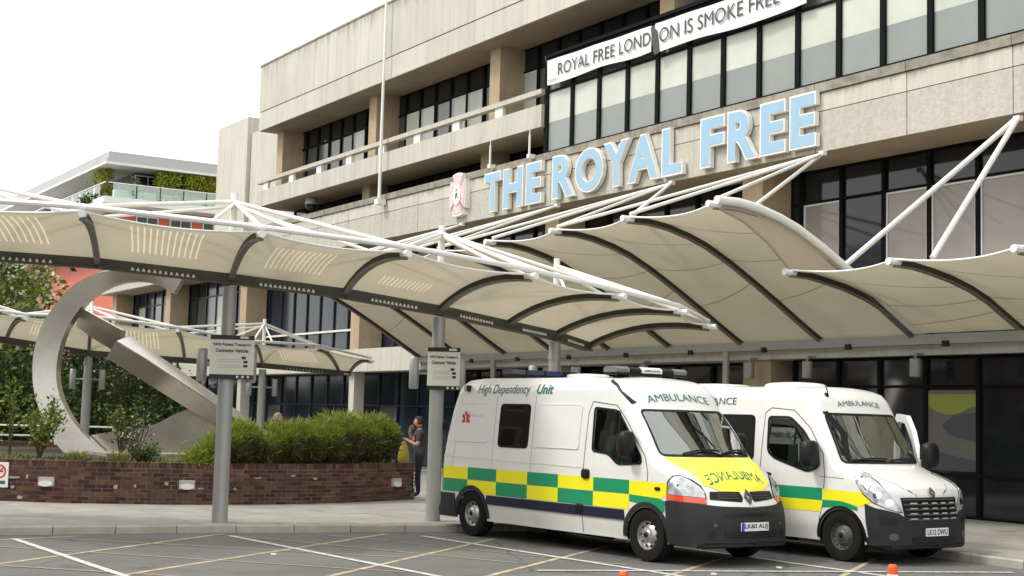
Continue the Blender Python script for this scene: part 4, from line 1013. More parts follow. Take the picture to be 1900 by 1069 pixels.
    def cut(s, holes):
        """open the window holes in the shell and link the body"""
        C3 = np.array([s.V[list(f)].mean(0) for f in s.F]); keep = []
        for f, c in zip(s.F, C3):
            ok = True
            for mode, poly in holes:
                if mode == 'side' and c[1] < -.6 and inside(poly, c[0], c[2]): ok = False
                elif mode == 'far' and c[1] > .6 and inside(poly, c[0], c[2]): ok = False
                elif mode == 'front' and c[0] > -.75 and c[2] > 1.3 and inside(poly, c[1], c[2]): ok = False
                if not ok: break
            if ok: keep.append(f)
        me = bpy.data.meshes.new('body'); me.from_pydata([tuple(p) for p in s.V], [], keep); me.materials.append(M['paint']); me.materials.append(M['plastic'])
        me.polygons.foreach_set('material_index', [1 if (s.V[list(f)].mean(0)[2] < .37 and s.V[list(f)].mean(0)[0] > .42) or s.V[list(f)].mean(0)[2] < .276 else 0 for f in keep])
        me.polygons.foreach_set('use_smooth', [True]*len(keep)); me.set_sharp_from_angle(angle=math.radians(40)); me.update()
        return link('body', me, s.root)
    def wheel(s, x, y, rimstyle):
        sg = -1 if y < 0 else 1; R = s.c['tyre']
        w = MB().lathe([(.20, 0), (.215, .008), (R-.05, .018), (R-.012, .01), (R, -.03), (R+.002, -.10), (R, -.17), (R-.02, -.21), (.2, -.21)], (0, 0, 0), 'y', 36)
        w.v = [(a+x, sg*b+y, c+R) for a, b, c in w.v]
        t = w.build('wheel', M['rubber'], s.root, smooth=True)
        r = MB().lathe([(.201, -.004), (.196, -.02), (.188, -.045), (.16, -.055), (.13, -.03), (.11, -.005), (.075, .0), (.06, .015), (0, .018)], (0, 0, 0), 'y', 32)
        r.v = [(a+x, sg*b+y, c+R) for a, b, c in r.v]
        ro = r.build('rim', M['rim' if rimstyle else 'hub_dark'], t, smooth=True)
        d = MB()
        for k in range(10 if rimstyle else 14):
            a = 2*math.pi*k/(10 if rimstyle else 14); ra = .155 if rimstyle else .18
            cx, cz = x+ra*math.cos(a), R+ra*math.sin(a); h = .019 if rimstyle else .013
            d.prism([(cx+h*math.cos(q), 0, cz+h*math.sin(q)) for q in np.linspace(0, 2*math.pi, 9, endpoint=False)], (0, y+sg*(-.048), 0), (0, y+sg*(-.038 if rimstyle else -.03), 0))
        d.build('rim_hole', M['black'] if rimstyle else M['chrome'], t, kind='stuff')
        d = MB().lathe([(0, .03), (.035, .028), (.042, .0)], (0, 0, 0), 'y', 12); d.v = [(a+x, sg*b+y, c+R) for a, b, c in d.v]; d.build('hub_cap', M['black'], t, smooth=True)

def lozenge(mb, c, sx, sy, sz, p=3.):
    vs = []; fs = []; n, m = 14, 10
    f = lambda v: math.copysign(abs(v)**(2/p), v)
    for i in range(m+1):
        t = -math.pi/2+math.pi*i/m
        for k in range(n):
            a = 2*math.pi*k/n
            vs.append((c[0]+sx*f(math.cos(t))*f(math.cos(a)), c[1]+sy*f(math.cos(t))*f(math.sin(a)), c[2]+sz*f(math.sin(t))))
    for i in range(m):
        for k in range(n): fs.append((i*n+k, i*n+(k+1) % n, (i+1)*n+(k+1) % n, (i+1)*n+k))
    return mb.add(vs, fs)
def grow(poly, du, dv):
    c = np.array(poly).mean(0); return [(p[0]+du*np.sign(p[0]-c[0]), p[1]+dv*np.sign(p[1]-c[1])) for p in poly]
def mir(poly): return [(-u, v) for u, v in poly]
def fit_common(v, cfg):
    wb = cfg['wb']; R = v.root
    # dark belly and wheel houses behind the openings
    m = MB(); x0 = v.px[0]+.12
    m.box((x0, -.86, .30), (-wb-.42, .86, .50)); m.box((-wb+.42, -.86, .27), (-.42, .86, .50)); m.box((.42, -.70, .30), (v.px[-1]-.2, .70, .46)); m.box((x0, -.62, .34), (v.px[-1]-.35, .62, .55))
    m.box((-wb-.42, -.66, .5), (-wb+.42, .66, .8)); m.box((-.42, -.66, .5), (.42, .66, .8))
    m.tube([(-2.3, -.55, .30), (-1.2, -.55, .28)], .10, 8); m.box((-2.9, -.8, .18), (-2.4, -.5, .3))
    m.build('underbody', M['black'], R)
    for xa in (0, -wb):
        for y in (-.90, .90):
            m = MB(); pts = [(xa+.41*math.cos(t), .33+.41*math.sin(t)) for t in np.linspace(-.1, math.pi+.1, 20)]
            for (xa_, za_), (xb_, zb_) in zip(pts, pts[1:]):
                m.add([(xa_, y, za_), (xb_, y, zb_), (xb_, y*.7, zb_), (xa_, y*.7, za_)], [(0, 1, 2, 3)])
            m.build('wheel_house', M['black'], R)
    for xa, k in ((0, 1), (-wb, 0)):
        for y in (-.965, .965): v.wheel(xa, y, cfg['rim'])
    # cab interior
    m = MB(); m.box((-1.65, -.84, .55), (.25, .84, .72)); m.box((-1.68, -.86, .55), (-1.62, .86, 2.30)); m.build('cab_floor', M['cabin'], R)
    m = MB(); lozenge(m, cfg['dash'], .30, .80, .14, 4); m.build('dashboard', M['cabin'], R, smooth=True)
    for y in (-.48, .48):
        m = MB(); lozenge(m, (-.95, y, 1.0), .26, .24, .10, 4); lozenge(m, (-1.2, y, 1.35), .10, .23, .36, 4); lozenge(m, (-1.24, y, 1.80), .06, .13, .11, 3); m.build('seat', M['cabin_grey'], R, smooth=True)
    m = MB(); pts = [Vector((-.42, -.48, 1.27))+Vector((.08*math.sin(a), .18*math.cos(a), .17*math.sin(a))) for a in np.linspace(0, 2*math.pi, 18)]; m.tube(pts, .016, 6); m.tube([(-.42, -.48, 1.27), (-.1, -.48, 1.18)], .03, 6); m.build('steering_wheel', M['black'], R)

# ---------------------------------------------------------------- the near ambulance
cfg1 = dict(dash=(-.06, 0, 1.22), wb=4.15, tyre=.362, rim=True, corner=.30, prof=[(-5.07, .55), (-5.06, 1.1), (-5.0, 1.6), (-4.92, 2.05), (-4.84, 2.33), (-4.76, 2.44), (-4.62, 2.50), (-4.3, 2.525), (-1.2, 2.525), (-.88, 2.51), (-.68, 2.46), (-.52, 2.34), (-.40, 2.17), (-.32, 2.06), (.02, 1.72), (.30, 1.435), (.36, 1.39), (.60, 1.255), (.76, 1.13), (.84, 1.03), (.90, .93), (.95, .84), (1.0, .74), (1.035, .64), (1.05, .5), (1.055, .35), (1.06, .27)])
van1 = Van(cfg1, 'ambulance', 'white high roof ambulance with yellow and green checks and yellow bonnet, parked nearest', (-15.323, 13.007, 0), math.radians(4))
v = van1; R1 = v.root
WS = smooth_poly([(-.865, 1.43), (.865, 1.43), (.80, 2.075), (-.80, 2.075)], .09)
DW = smooth_poly([(-1.22, 2.10), (-.68, 2.06), (-.44, 1.80), (-.12, 1.42), (-.11, 1.31), (-.62, 1.28), (-.84, 1.42), (-1.20, 1.45)], .07)
RW = smooth_poly([(-3.50, 2.12), (-2.72, 2.12), (-2.72, 1.44), (-3.50, 1.44)], .09)
def inset(poly, k): c = np.array(poly).mean(0); return [tuple(c+(np.array(p)-c)*k) for p in poly]
v.cut([('front', inset(WS, .965)), ('side', inset(DW, .93)), ('far', inset(DW, .93))])
w = v.patch('windscreen', WS, 'front', 'windscreen', .004, rim=0); v.frame('seal', WS, 'front', 'black', .030, parent=w)
for md in ('side', 'far'):
    w = v.patch('door_window', DW, md, 'tint', .003, rim=0); v.frame('seal', DW, md, 'black', .032, parent=w)
    MBx = v.patch('quarter_bar', [(-.62, 1.30), (-.58, 1.30), (-.63, 2.02), (-.67, 2.05)], md, 'black', .008, rim=.01, parent=w)
w = v.patch('side_window', RW, 'side', 'privacy', .006, rim=.01); v.frame('seal', RW, 'side', 'rubber', .035, off=.010, parent=w)
fit_common(v, cfg1)
# door and panel gaps, pressed panels
def gap(v, pts, wd=.014, md='side', name='panel_gap', m='recess', off=.0025):
    for a, b in zip(pts, pts[1:]):
        a, b = np.array(a), np.array(b); d = (b-a)/np.linalg.norm(b-a); nn = np.array([-d[1], d[0]])*wd/2
        v.patch(name, [tuple(a+nn), tuple(b+nn), tuple(b-nn), tuple(a-nn)], md, m, off, grid=.1, rim=0)
gap(v, [(-1.36, .30), (-1.36, 1.25), (-1.33, 2.0), (-1.26, 2.17), (-.72, 2.12), (-.48, 1.9), (-.05, 1.42), (.02, 1.2), (-.02, .80)])
gap(v, [(-2.62, .55), (-2.62, 2.25)], .008); gap(v, [(-3.62, .55), (-3.62, 2.25)], .006); gap(v, [(-4.72, .9), (-4.6, 2.2)], .006)
for q in ([(-4.72, 1.5), (-3.78, 1.5), (-3.80, 2.14), (-4.62, 2.14)], [(-2.56, 1.47), (-1.50, 1.47), (-1.48, 2.13), (-2.54, 2.13)]):
    q = smooth_poly(q, .06); v.patch('pressed_panel', q, 'side', 'paint', .009, rim=.006); v.frame('panel_edge', inset(q, 1.0), 'side', 'paint2', .02, off=.013)
gap(v, [(-5.0, 1.26), (-1.38, 1.22)], .012, m='paint2', off=.010, name='swage_line')
# checks
XT = [-4.97, -4.27, -3.49, -2.69, -1.94, -1.13, -.355, .43]
for i in range(7):
    a, b = XT[i], XT[i+1]; top = [(a, .895), (b, .895), (b, 1.09-.0*i), (a, 1.09)]
    if i == 6: top = [(a, .895), (.30, .87), (.40, .93), (.42, 1.06), (.40, 1.085), (a, 1.085)]
    v.patch('check', top, 'side', ('yellow', 'green')[i % 2], .004, rim=0)
    if i < 6:
        low = [(a, .685), (b, .685), (b, .893), (a, .893)]
        v.patch('check', low, 'side', ('green', 'yellow')[i % 2], .004, rim=0)
v.patch('check', [(-.353, .80), (-.353, .893), (.26, .87), (.36, .84), (.36, .70), (.26, .66), (.0, .76)], 'side', 'green', .0045, rim=0)
v.patch('check', [(-5.05, .70), (-4.99, .70), (-4.99, 1.09), (-5.05, 1.09)], 'side', 'red', .004, rim=0)
# rub strip, sills, arch trims
v.patch('rub_strip', [(-3.74, .535), (-.44, .535), (-.46, .675), (-3.72, .675)], 'side', 'rubstrip', .022, rim=.03)
def archtrim(v, xa, r0, r1, md='side', m='plastic', a0=-.05, a1=math.pi+.05, off=.016):
    n = 24; t = np.linspace(a0, a1, n+1); P = [(xa+r1*math.cos(q), .335+r1*math.sin(q)) for q in t]+[(xa+r0*math.cos(q), .335+r0*math.sin(q)) for q in t]
    v.patch('arch_trim', P, md, m, off, grid=.3, rim=.03, faces=[(i, i+1, n+2+i, n+1+i) for i in range(n)])
archtrim(v, 0, .407, .475); archtrim(v, -4.15, .407, .475)
v.patch('rear_bumper', [(-5.06, .28), (-4.56, .28), (-4.62, .66), (-5.055, .66)], 'side', 'plastic', .03, rim=.03)
# bumper, bonnet, lights
BP = [(-66, .30), (-40, .262), (0, .262), (40, .262), (66, .30), (67, .55), (68.5, .85), (60, .86), (40, .815), (25, .785), (0, .77), (-25, .785), (-40, .815), (-60, .86), (-68.5, .85), (-67, .55)]
bp = v.patch('front_bumper', BP, 'cyl', 'plastic', .028, rim=.04)
v.patch('lower_grille', smooth_poly([(-26, .385), (26, .385), (27, .475), (-27, .475)], .01), 'cyl', 'black', .033, rim=.004, parent=bp)
for z in (.405, .43, .455): v.patch('grille_bar', [(-25.5, z-.005), (25.5, z-.005), (25.5, z+.005), (-25.5, z+.005)], 'cyl', 'plastic', .040, rim=.004, parent=bp)
v.patch('upper_slot', [(-24, .655), (24, .655), (25, .70), (-25, .70)], 'cyl', 'black', .030, rim=.002, parent=bp)
for sg in (-1, 1):
    c = [(sg*35+3.0*math.cos(q), .43+.055*math.sin(q)) for q in np.linspace(0, 2*math.pi, 14, endpoint=False)]
    v.patch('fog_lamp_recess', c, 'cyl', 'black', .033, rim=.004, parent=bp)
    c = [(sg*33+1.4*math.cos(q), .555+.02*math.sin(q)) for q in np.linspace(0, 2*math.pi, 10, endpoint=False)]
    v.patch('tow_cover', c, 'cyl', 'recess', .031, rim=.002, parent=bp)
for sg in (-1, 1):
    hl = [(-66.5, .945), (-55, .93), (-39.5, .905), (-40.5, .985), (-44, 1.05), (-51, 1.125), (-58, 1.18), (-63, 1.17), (-66.5, 1.08)]
    am = [(-68, .865), (-55, .85), (-38.5, .825), (-39.3, .90), (-55, .925), (-67, .94)]
    if sg > 0: hl, am = mir(hl), mir(am)
    h = v.patch('headlight', hl, 'cyl', 'lens', .016, rim=.02); v.patch('headlight_edge', grow(hl, 1.2, .015), 'cyl', 'black', .009, rim=.01, parent=h)
    for u, zz, rr in ((-50, 1.01, 3.6), (-58, 1.06, 3.2)):
        c = [(sg*-u*-1+rr*math.cos(q) if sg < 0 else -u+rr*math.cos(q), zz+.055*math.sin(q)) for q in np.linspace(0, 2*math.pi, 14, endpoint=False)]
        v.patch('lamp_bowl', c, 'cyl', 'chrome', .020, rim=0, parent=h)
    v.patch('indicator', am, 'cyl', 'amber', .018, rim=.02)
BN = [(.165, -.83), (.26, -.62), (.335, -.35), (.365, 0), (.335, .35), (.26, .62), (.165, .83), (.36, .79), (.55, .69), (.735, .63), (.865, .34), (.905, 0), (.865, -.34), (.735, -.63), (.55, -.68), (.36, -.79)]
bo = v.patch('bonnet', BN, 'top', 'bonnet_yellow', .008, rim=.01)
v.text('bonnet_lettering', 'AMBULANCE', 'top', .765, -.54, 1.04, .125, M['text_green'], .013, mirror=True, parent=bo, along='v')
for sg in (-1, 1):
    g = [(-36, .885), (-20, .865), (-6, .85), (-4.5, .91), (-6.5, .985), (-22, .99), (-36, .985)]
    gr = v.patch('grille', g if sg < 0 else mir(g), 'cyl', 'black', .010, rim=.005)
    for z in (.90, .93, .96): b = [(-30, z-.004), (-8, z-.004), (-8, z+.004), (-30, z+.004)]; v.patch('grille_bar', b if sg < 0 else mir(b), 'cyl', 'hub_dark', .016, rim=.004, parent=gr)
v.patch('grille_surround', [(-38, .805), (-20, .79), (0, .785), (20, .79), (38, .805), (37, .86), (20, .85), (7, .835), (4.5, .90), (4, .985), (-4, .985), (-4.5, .90), (-7, .835), (-20, .85), (-37, .86)], 'cyl', 'paint2', .020, rim=.02)
def diamond(v, z, k=1.):
    p, nn = v.hit('cyl', 0, z); o = p+nn*.03; up = Vector((0, 0, 1)); up = (up-nn*up.dot(nn)).normalized(); rt = up.cross(nn)
    m = MB(); A = [(0, .10*k), (.065*k, 0), (0, -.10*k), (-.065*k, 0)]; Bq = [(0, .055*k), (.032*k, 0), (0, -.055*k), (-.032*k, 0)]
    P = [o+rt*a+up*b for a, b in A]+[o+rt*a+up*b+nn*.02 for a, b in A]+[o+rt*a+up*b+nn*.02 for a, b in Bq]+[o+rt*a+up*b for a, b in Bq]
    fs = []
    for i in range(4): j = (i+1) % 4; fs += [(i, j, 4+j, 4+i), (4+i, 4+j, 8+j, 8+i), (8+i, 8+j, 12+j, 12+i)]
    m.add(P, fs).build('badge', M['hub_dark'], v.root)
diamond(v, .905, 1.1)
def plate(v, txt, z, off, eu, w=.52):
    p, nn = v.hit('front', 0, z); x = p.x+off; m = MB().box((x-.012, -w/2, z-.056), (x, w/2, z+.056)); o = m.build('number_plate', M['plate'], v.root)
    t = MB(); a = -w/2+(.06 if eu else .025)
    flat_text(t, txt, (x+.002, a, z-.04), (0, 1, 0), (0, 0, 1), w/2-a-.022, .08, bold=.03); t.build('plate_lettering', M['ink'], o, kind='stuff')
    if eu: MB().box((x+.0005, -w/2, z-.055), (x+.0025, -w/2+.055, z+.055)).build('plate_band', M['eu_blue'], o)
plate(v, 'LK60 AUJ', .535, .045, True)
v.text('roof_lettering', 'AMBULANCE', 'front', -.60, 2.205, 1.2, .105, M['text_green'], .008, arch=.045)
v.text('side_lettering', 'High Dependency', 'side', -4.17, 2.235, 1.38, .185, M['text_slate'], .008, shear=.2)
v.text('side_lettering', 'Unit', 'side', -2.62, 2.275, .40, .145, M['text_green'], .008, bold=.02, shear=.2)
p, nn = v.hit('side', -4.42, 1.87); m = MB()
for k in range(3): a = k*math.pi/3+math.pi/2; d = Vector((math.cos(a), 0, math.sin(a))); m.obox(p-Vector((0, .014+k*.001, 0)), d*.115, Vector((0, .001, 0)), Vector((-math.sin(a), 0, math.cos(a)))*.03)
so_ = m.build('medical_star', M['star_red'], R1)
MB().tube([p+Vector((0, -.02, -.06)), p+Vector((.008, -.02, 0)), p+Vector((-.006, -.02, .05))], .006, 5).build('serpent', M['plate'], so_)
v.text('small_lettering', 'NHS TC 142', 'side', -4.30, 1.90, .33, .045, M['ink_pale'], .012)
p, nn = v.hit('side', -4.46, 2.36); MB().obox(p-Vector((0, .03, 0)), (.055, 0, 0), (0, .03, 0), (0, 0, .045)).build('side_camera', M['roof_grey'], R1)
MB().obox(p-Vector((-.045, .03, 0)), (.025, 0, 0), (0, .033, 0), (0, 0, .05)).build('side_camera', M['black'], R1)
gap(v, [(-.98, 2.475), (-.80, 2.41), (-.58, 2.245), (-.47, 2.15)], .035, m='black', off=.012, name='cab_seam'); gap(v, [(-.98, 2.475), (-.80, 2.41), (-.58, 2.245), (-.47, 2.15)], .035, 'far', m='black', off=.012, name='cab_seam')
# handles, fuel flap, side repeaters, mirrors, wipers
for x, z, m_ in ((-1.30, 1.13, 'black'), (-1.42, .63, 'black')):
    p, nn = v.hit('side', x, z); m = MB(); lozenge(m, p-Vector((0, .012, 0)), .085, .028, .07, 4); m.build('door_handle', M[m_], R1, smooth=True)
p, nn = v.hit('side', .22, 1.00); m = MB(); lozenge(m, p, .06, .02, .025, 3); m.build('side_repeater', M['black'], R1, smooth=True)
for sg in (-1, 1):
    m = MB(); lozenge(m, (-.30, sg*1.10, 1.585), .085, .13, .185, 3.2); mo = m.build('door_mirror', M['black'], R1, smooth=True)
    MB().tube([(-.28, sg*.92, 1.44), (-.28, sg*1.05, 1.46)], .045, 8).build('mirror_arm', M['black'], mo, smooth=True)
    MB().obox((-.392, sg*1.10, 1.60), (.004, 0, 0), (0, .10, 0), (0, 0, .13)).build('mirror_glass', M['chrome'], mo)
for y0, y1 in ((-.55, .10), (.12, .76)):
    m = MB(); pts = []
    for t in np.linspace(0, 1, 7): p, nn = v.hit('front', y0+(y1-y0)*t, 1.455+.055*math.sin(math.pi*t*.75)); pts.append(p+nn*.03)
    m.tube(pts, .014, 6); p, nn = v.hit('front', y1, 1.44); m.tube([p+nn*.02, pts[4]], .012, 6); m.build('wiper', M['black'], R1)
# roof light bars
lb = MB().box((-1.30, -.70, 2.575), (-1.0, .70, 2.605)).box((-1.22, -.5, 2.52), (-1.08, -.4, 2.58)).box((-1.22, .4, 2.52), (-1.08, .5, 2.58)).build('light_bar', M['black'], R1)
for a, b, m_ in ((-.70, -.44, 'cabin_grey'), (-.42, -.22, 'black'), (-.20, .20, 'plate'), (.22, .42, 'black'), (.44, .70, 'cabin_grey')):
    MB().prism([(-1.29, a, 2.606), (-1.01, a, 2.606), (-1.0, a, 2.66), (-1.06, a, 2.695), (-1.24, a, 2.695), (-1.30, a, 2.66)], (0, 0, 0), (0, b-a, 0)).build('light_module', M[m_], lb)
t = MB(); flat_text(t, 'AMBULANCE', (-.996, -.16, 2.63), (0, 1, 0), (0, 0, 1), .32, .032, bold=.02); t.build('bar_lettering', M['ink'], lb, kind='stuff')
lb = MB().box((-3.86, -.66, 2.565), (-3.56, .66, 2.60)).build('light_bar', M['black'], R1)
for a, b, m_ in ((-.66, -.40, 'hub_dark'), (-.38, -.02, 'blue_lens'), (.02, .38, 'blue_lens'), (.40, .66, 'black')):
    MB().box((-3.85, a, 2.601), (-3.57, b, 2.675)).build('light_module', M[m_], lb)
m = MB(); lozenge(m, (-2.6, .1, 2.57), .30, .28, .05, 4); m.build('roof_vent', M['paint2'], R1, smooth=True)
m = MB(); lozenge(m, (-5.06, -.92, 1.75), .03, .05, .09, 4); m.build('rear_hinge', M['black'], R1, smooth=True)
MB().tube([(-.98, -.55, 2.54), (-1.25, -.55, 2.545)], .008, 5).build('aerial_base', M['black'], R1)

# ---------------------------------------------------------------- the white minibus ambulance behind it
cfg2 = dict(dash=(-.30, 0, 1.20), wb=3.68, tyre=.362, rim=False, corner=.26, prof=[(-4.72, .55), (-4.70, 1.1), (-4.63, 1.7), (-4.54, 2.2), (-4.44, 2.38), (-4.28, 2.45), (-4.0, 2.475), (-1.2, 2.475), (-.85, 2.46), (-.66, 2.40), (-.54, 2.29), (-.47, 2.17), (-.42, 2.08), (-.22, 1.75), (.03, 1.385), (.10, 1.34), (.4, 1.22), (.62, 1.12), (.74, 1.035), (.79, .96), (.82, .86), (.845, .7), (.865, .5), (.87, .34), (.875, .24)])
van2 = Van(cfg2, 'ambulance', 'plain white bonnet ambulance with black grille and open far door, parked behind the chequered one', (-14.466, 15.839, 0), math.radians(4))
v = van2; R2 = v.root
WS2 = smooth_poly([(-.87, 1.375), (.87, 1.375), (.80, 2.10), (-.80, 2.10)], .10)
DW2 = smooth_poly([(-1.46, 2.04), (-1.0, 2.04), (-.72, 1.84), (-.40, 1.46), (-.40, 1.30), (-.62, 1.22), (-1.30, 1.40), (-1.44, 1.50)], .08)
SW2 = smooth_poly([(-3.3, 2.05), (-1.72, 2.05), (-1.70, 1.36), (-3.3, 1.36)], .09)
v.cut([('front', inset(WS2, .965)), ('side', inset(DW2, .93)), ('far', [(-1.5, 1.15), (-.25, 1.15), (-.25, 1.4), (-1.0, 2.1), (-1.5, 2.1)])])
w = v.patch('windscreen', WS2, 'front', 'windscreen', .004, rim=0); v.frame('seal', WS2, 'front', 'black', .032, parent=w)
w = v.patch('door_window', DW2, 'side', 'tint', .003, rim=0); v.frame('seal', DW2, 'side', 'black', .034, parent=w)
w = v.patch('side_window', SW2, 'side', 'privacy', .006, rim=.01); v.frame('seal', SW2, 'side', 'rubber', .035, off=.010, parent=w)
fit_common(v, cfg2)
gap(v, [(-1.56, .30), (-1.56, 1.3), (-1.52, 2.08), (-1.40, 2.16), (-.95, 2.13), (-.62, 1.88), (-.34, 1.5), (-.30, 1.2), (-.33, .80), (-.40, .55)])
gap(v, [(-.50, 2.12), (-.28, 1.80), (-.08, 1.44)], .02, m='black', off=.006, name='pillar_seam')
XT = [-4.5, -3.8, -3.05, -2.3, -1.56, -1.12]
for i in range(4): v.patch('check', [(XT[i], .83), (XT[i+1], .83), (XT[i+1], 1.02), (XT[i], 1.02)], 'side', ('yellow', 'green')[i % 2], .004, rim=0); v.patch('check', [(XT[i], .66), (XT[i+1], .66), (XT[i+1], .828), (XT[i], .828)], 'side', ('green', 'yellow')[i % 2], .004, rim=0)
v.patch('check', [(-1.55, .84), (-.345, .84), (-.345, 1.015), (-1.55, 1.02)], 'side', 'green', .004, rim=0)
v.patch('check', [(-1.55, .675), (-.36, .675), (-.345, .838), (-1.55, .838)], 'side', 'yellow', .004, rim=0)
v.patch('check', [(-.335, .85), (.0, .85), (.34, .79), (.48, .84), (.52, .87), (.40, .99), (-.335, 1.01)], 'side', 'yellow', .004, rim=0)
v.patch('check', [(-.335, .74), (-.335, .848), (.02, .848), (.30, .785), (.30, .73), (0, .77)], 'side', 'green', .0045, rim=0)
p, nn = v.hit('side', -1.30, .60); m = MB(); lozenge(m, p, .10, .03, .10, 3); m.build('step_light', M['rubstrip'], R2, smooth=True)
p, nn = v.hit('side', -1.42, 1.16); m = MB(); lozenge(m, p, .09, .03, .035, 3); m.build('door_handle', M['black'], R2, smooth=True)
archtrim(v, 0, .407, .445, m='black', off=.010); archtrim(v, -3.68, .407, .445, m='black', off=.010)
BP = [(-62, .28), (-40, .225), (0, .222), (40, .225), (62, .28), (65, .6), (66, .84), (60, .80), (50, .755), (42, .72), (36, .66), (33, .585), (-33, .585), (-36, .66), (-42, .72), (-50, .755), (-60, .80), (-66, .84), (-65, .6)]
bp = v.patch('front_bumper', BP, 'cyl', 'plastic', .028, rim=.04)
v.patch('lower_grille', [(-29, .30), (29, .30), (31, .395), (-31, .395)], 'cyl', 'black', .033, rim=.004, parent=bp)
for z in (.325, .35, .375): v.patch('grille_bar', [(-28.5, z-.005), (28.5, z-.005), (28.5, z+.005), (-28.5, z+.005)], 'cyl', 'plastic', .040, rim=.004, parent=bp)
for sg in (-1, 1):
    q = [(-56, .70), (-44, .64), (-43, .56), (-55, .56)]; v.patch('air_intake', q if sg < 0 else mir(q), 'cyl', 'black', .032, rim=.004, parent=bp)
    c = [(sg*46+3.6*math.cos(q), .40+.05*math.sin(q)) for q in np.linspace(0, 2*math.pi, 14, endpoint=False)]; v.patch('fog_lamp', c, 'cyl', 'hub_dark', .034, rim=.004, parent=bp)
    hl = [(-76, 1.20), (-73, 1.245), (-68, 1.24), (-58, 1.13), (-49, .98), (-41.5, .83), (-38.5, .735), (-43, .745), (-51, .79), (-60, .875), (-67, .97), (-73, 1.09)]
    if sg > 0: hl = mir(hl)
    h = v.patch('headlight', hl, 'cyl', 'lens', .016, rim=.02); v.patch('headlight_edge', grow(hl, .8, .010), 'cyl', 'black', .009, rim=.01, parent=h)
    for u, zz, rr in ((-49, .865, 3.0), (-57, .965, 2.8), (-65, 1.08, 2.6)):
        c = [((u if sg < 0 else -u)+rr*math.cos(q), zz+.05*math.sin(q)) for q in np.linspace(0, 2*math.pi, 14, endpoint=False)]; v.patch('lamp_bowl', c, 'cyl', 'chrome', .018, rim=0, parent=h)
gr = v.patch('grille', [(-39.5, .935), (39.5, .935), (36, .66), (33, .595), (-33, .595), (-36, .66)], 'cyl', 'black', .014, rim=.01)
for z in (.63, .70, .77, .84, .905):
    h = 38.5-(.935-z)*17
    v.patch('grille_bar', [(-h, z-.009), (h, z-.009), (h, z+.009), (-h, z+.009)], 'cyl', 'hub_dark', .034, rim=.02, parent=gr)
    if z < .9:
        for k in range(-2, 3): v.patch('chrome_tip', [(k*14-3.6, z+.006), (k*14+3.6, z+.006), (k*14+3.6, z+.022), (k*14-3.6, z+.022)], 'cyl', 'roof_grey', .044, rim=.01, parent=gr)
diamond(v, .985, .85)
gap(v, [(-.40, 1.18), (.05, 1.17)], .008); 
bl_ = [(.16, -.74), (.45, -.66), (.70, -.50), (.78, -.30)]
gap(v, bl_, .010, 'top', 'bonnet_gap'); gap(v, [(a, -b) for a, b in bl_], .010, 'top', 'bonnet_gap')
plate(v, 'LK12 DWU', .46, .045, False, .50)
v.text('roof_lettering', 'AMBULANCE', 'front', -.48, 2.22, .96, .075, M['text_slate'], .008, arch=.03)
v.text('side_lettering', 'AMBULANCE', 'side', -3.3, 2.20, 1.15, .11, M['text_slate'], .008)
for sg, x in ((-1, -.46), (1, -.06)):
    m = MB(); lozenge(m, (x, sg*1.13, 1.50), .10, .15, .20, 3.2); mo = m.build('door_mirror', M['black'], R2, smooth=True)
    MB().tube([(x+.02, sg*.95, 1.36), (x+.02, sg*1.08, 1.38)], .05, 8).build('mirror_arm', M['black'], mo, smooth=True)
    MB().obox((x-.105, sg*1.13, 1.52), (.004, 0, 0), (0, .11, 0), (0, 0, .14)).build('mirror_glass', M['chrome'], mo)
for y0, y1 in ((-.70, -.02), (.05, .74)):
    m = MB(); pts = []
    for t in np.linspace(0, 1, 7): p, nn = v.hit('front', y0+(y1-y0)*t, 1.40+.04*math.sin(math.pi*t*.75)); pts.append(p+nn*.03)
    m.tube(pts, .014, 6); m.build('wiper', M['black'], R2)
m = MB(); lozenge(m, (-1.75, 0, 2.51), .50, .40, .07, 2.6); m.build('roof_pod', M['paint2'], R2, smooth=True)
m = MB(); lozenge(m, (-3.4, 0, 2.51), .38, .45, .045, 4); m.build('roof_vent', M['paint2'], R2, smooth=True)
p, nn = v.hit('front', -.58, 2.36); MB().tube([p, p+Vector((.02, 0, .06)), p+Vector((-.03, 0, .17))], .008, 5).build('aerial', M['black'], R2); m = MB(); lozenge(m, p, .03, .03, .045, 3); m.build('aerial_base', M['black'], R2, smooth=True)
# far door standing open: leaf with a window opening
hx, hy = -.12, 1.0; ang = math.radians(33); ax = Vector((-math.cos(ang), math.sin(ang), 0)); nr = Vector((ax.y, -ax.x, 0))
dp = lambda a, z: Vector((hx, hy, z))+ax*a
outl = [(0, .55), (1.15, .45), (1.17, 1.3), (1.12, 2.02), (1.02, 2.13), (.58, 2.10), (.30, 1.86), (.04, 1.42)]
hole = [(.16, 1.40), (.36, 1.72), (.64, 1.98), (.96, 2.01), (1.04, 1.92), (1.05, 1.38)]
m = MB(); th = nr*.035
def ring_faces(O, H):
    for s_ in (-1, 1):
        bm = bmesh.new(); vo = [bm.verts.new((a, b, 0)) for a, b in O]; vh = [bm.verts.new((a, b, 0)) for a, b in H]
        es = [bm.edges.new((L[i], L[(i+1) % len(L)])) for L in (vo, vh) for i in range(len(L))]
        bmesh.ops.triangle_fill(bm, edges=es, use_beauty=True); bm.verts.index_update()
        m.add([dp(q.co.x, q.co.y)+th*s_ for q in bm.verts], [[q.index for q in f.verts] for f in bm.faces]); bm.free()
    for L in (O, H):
        n_ = len(L); m.add([dp(*q)+th*s_ for s_ in (-1, 1) for q in L], [(i, (i+1) % n_, n_+(i+1) % n_, n_+i) for i in range(n_)])
ring_faces(outl, hole); do = m.build('open_door', M['paint2'], R2)
MB().add([dp(*q) for q in hole], [tuple(range(len(hole)))]).build('door_window', M['tint'], do)

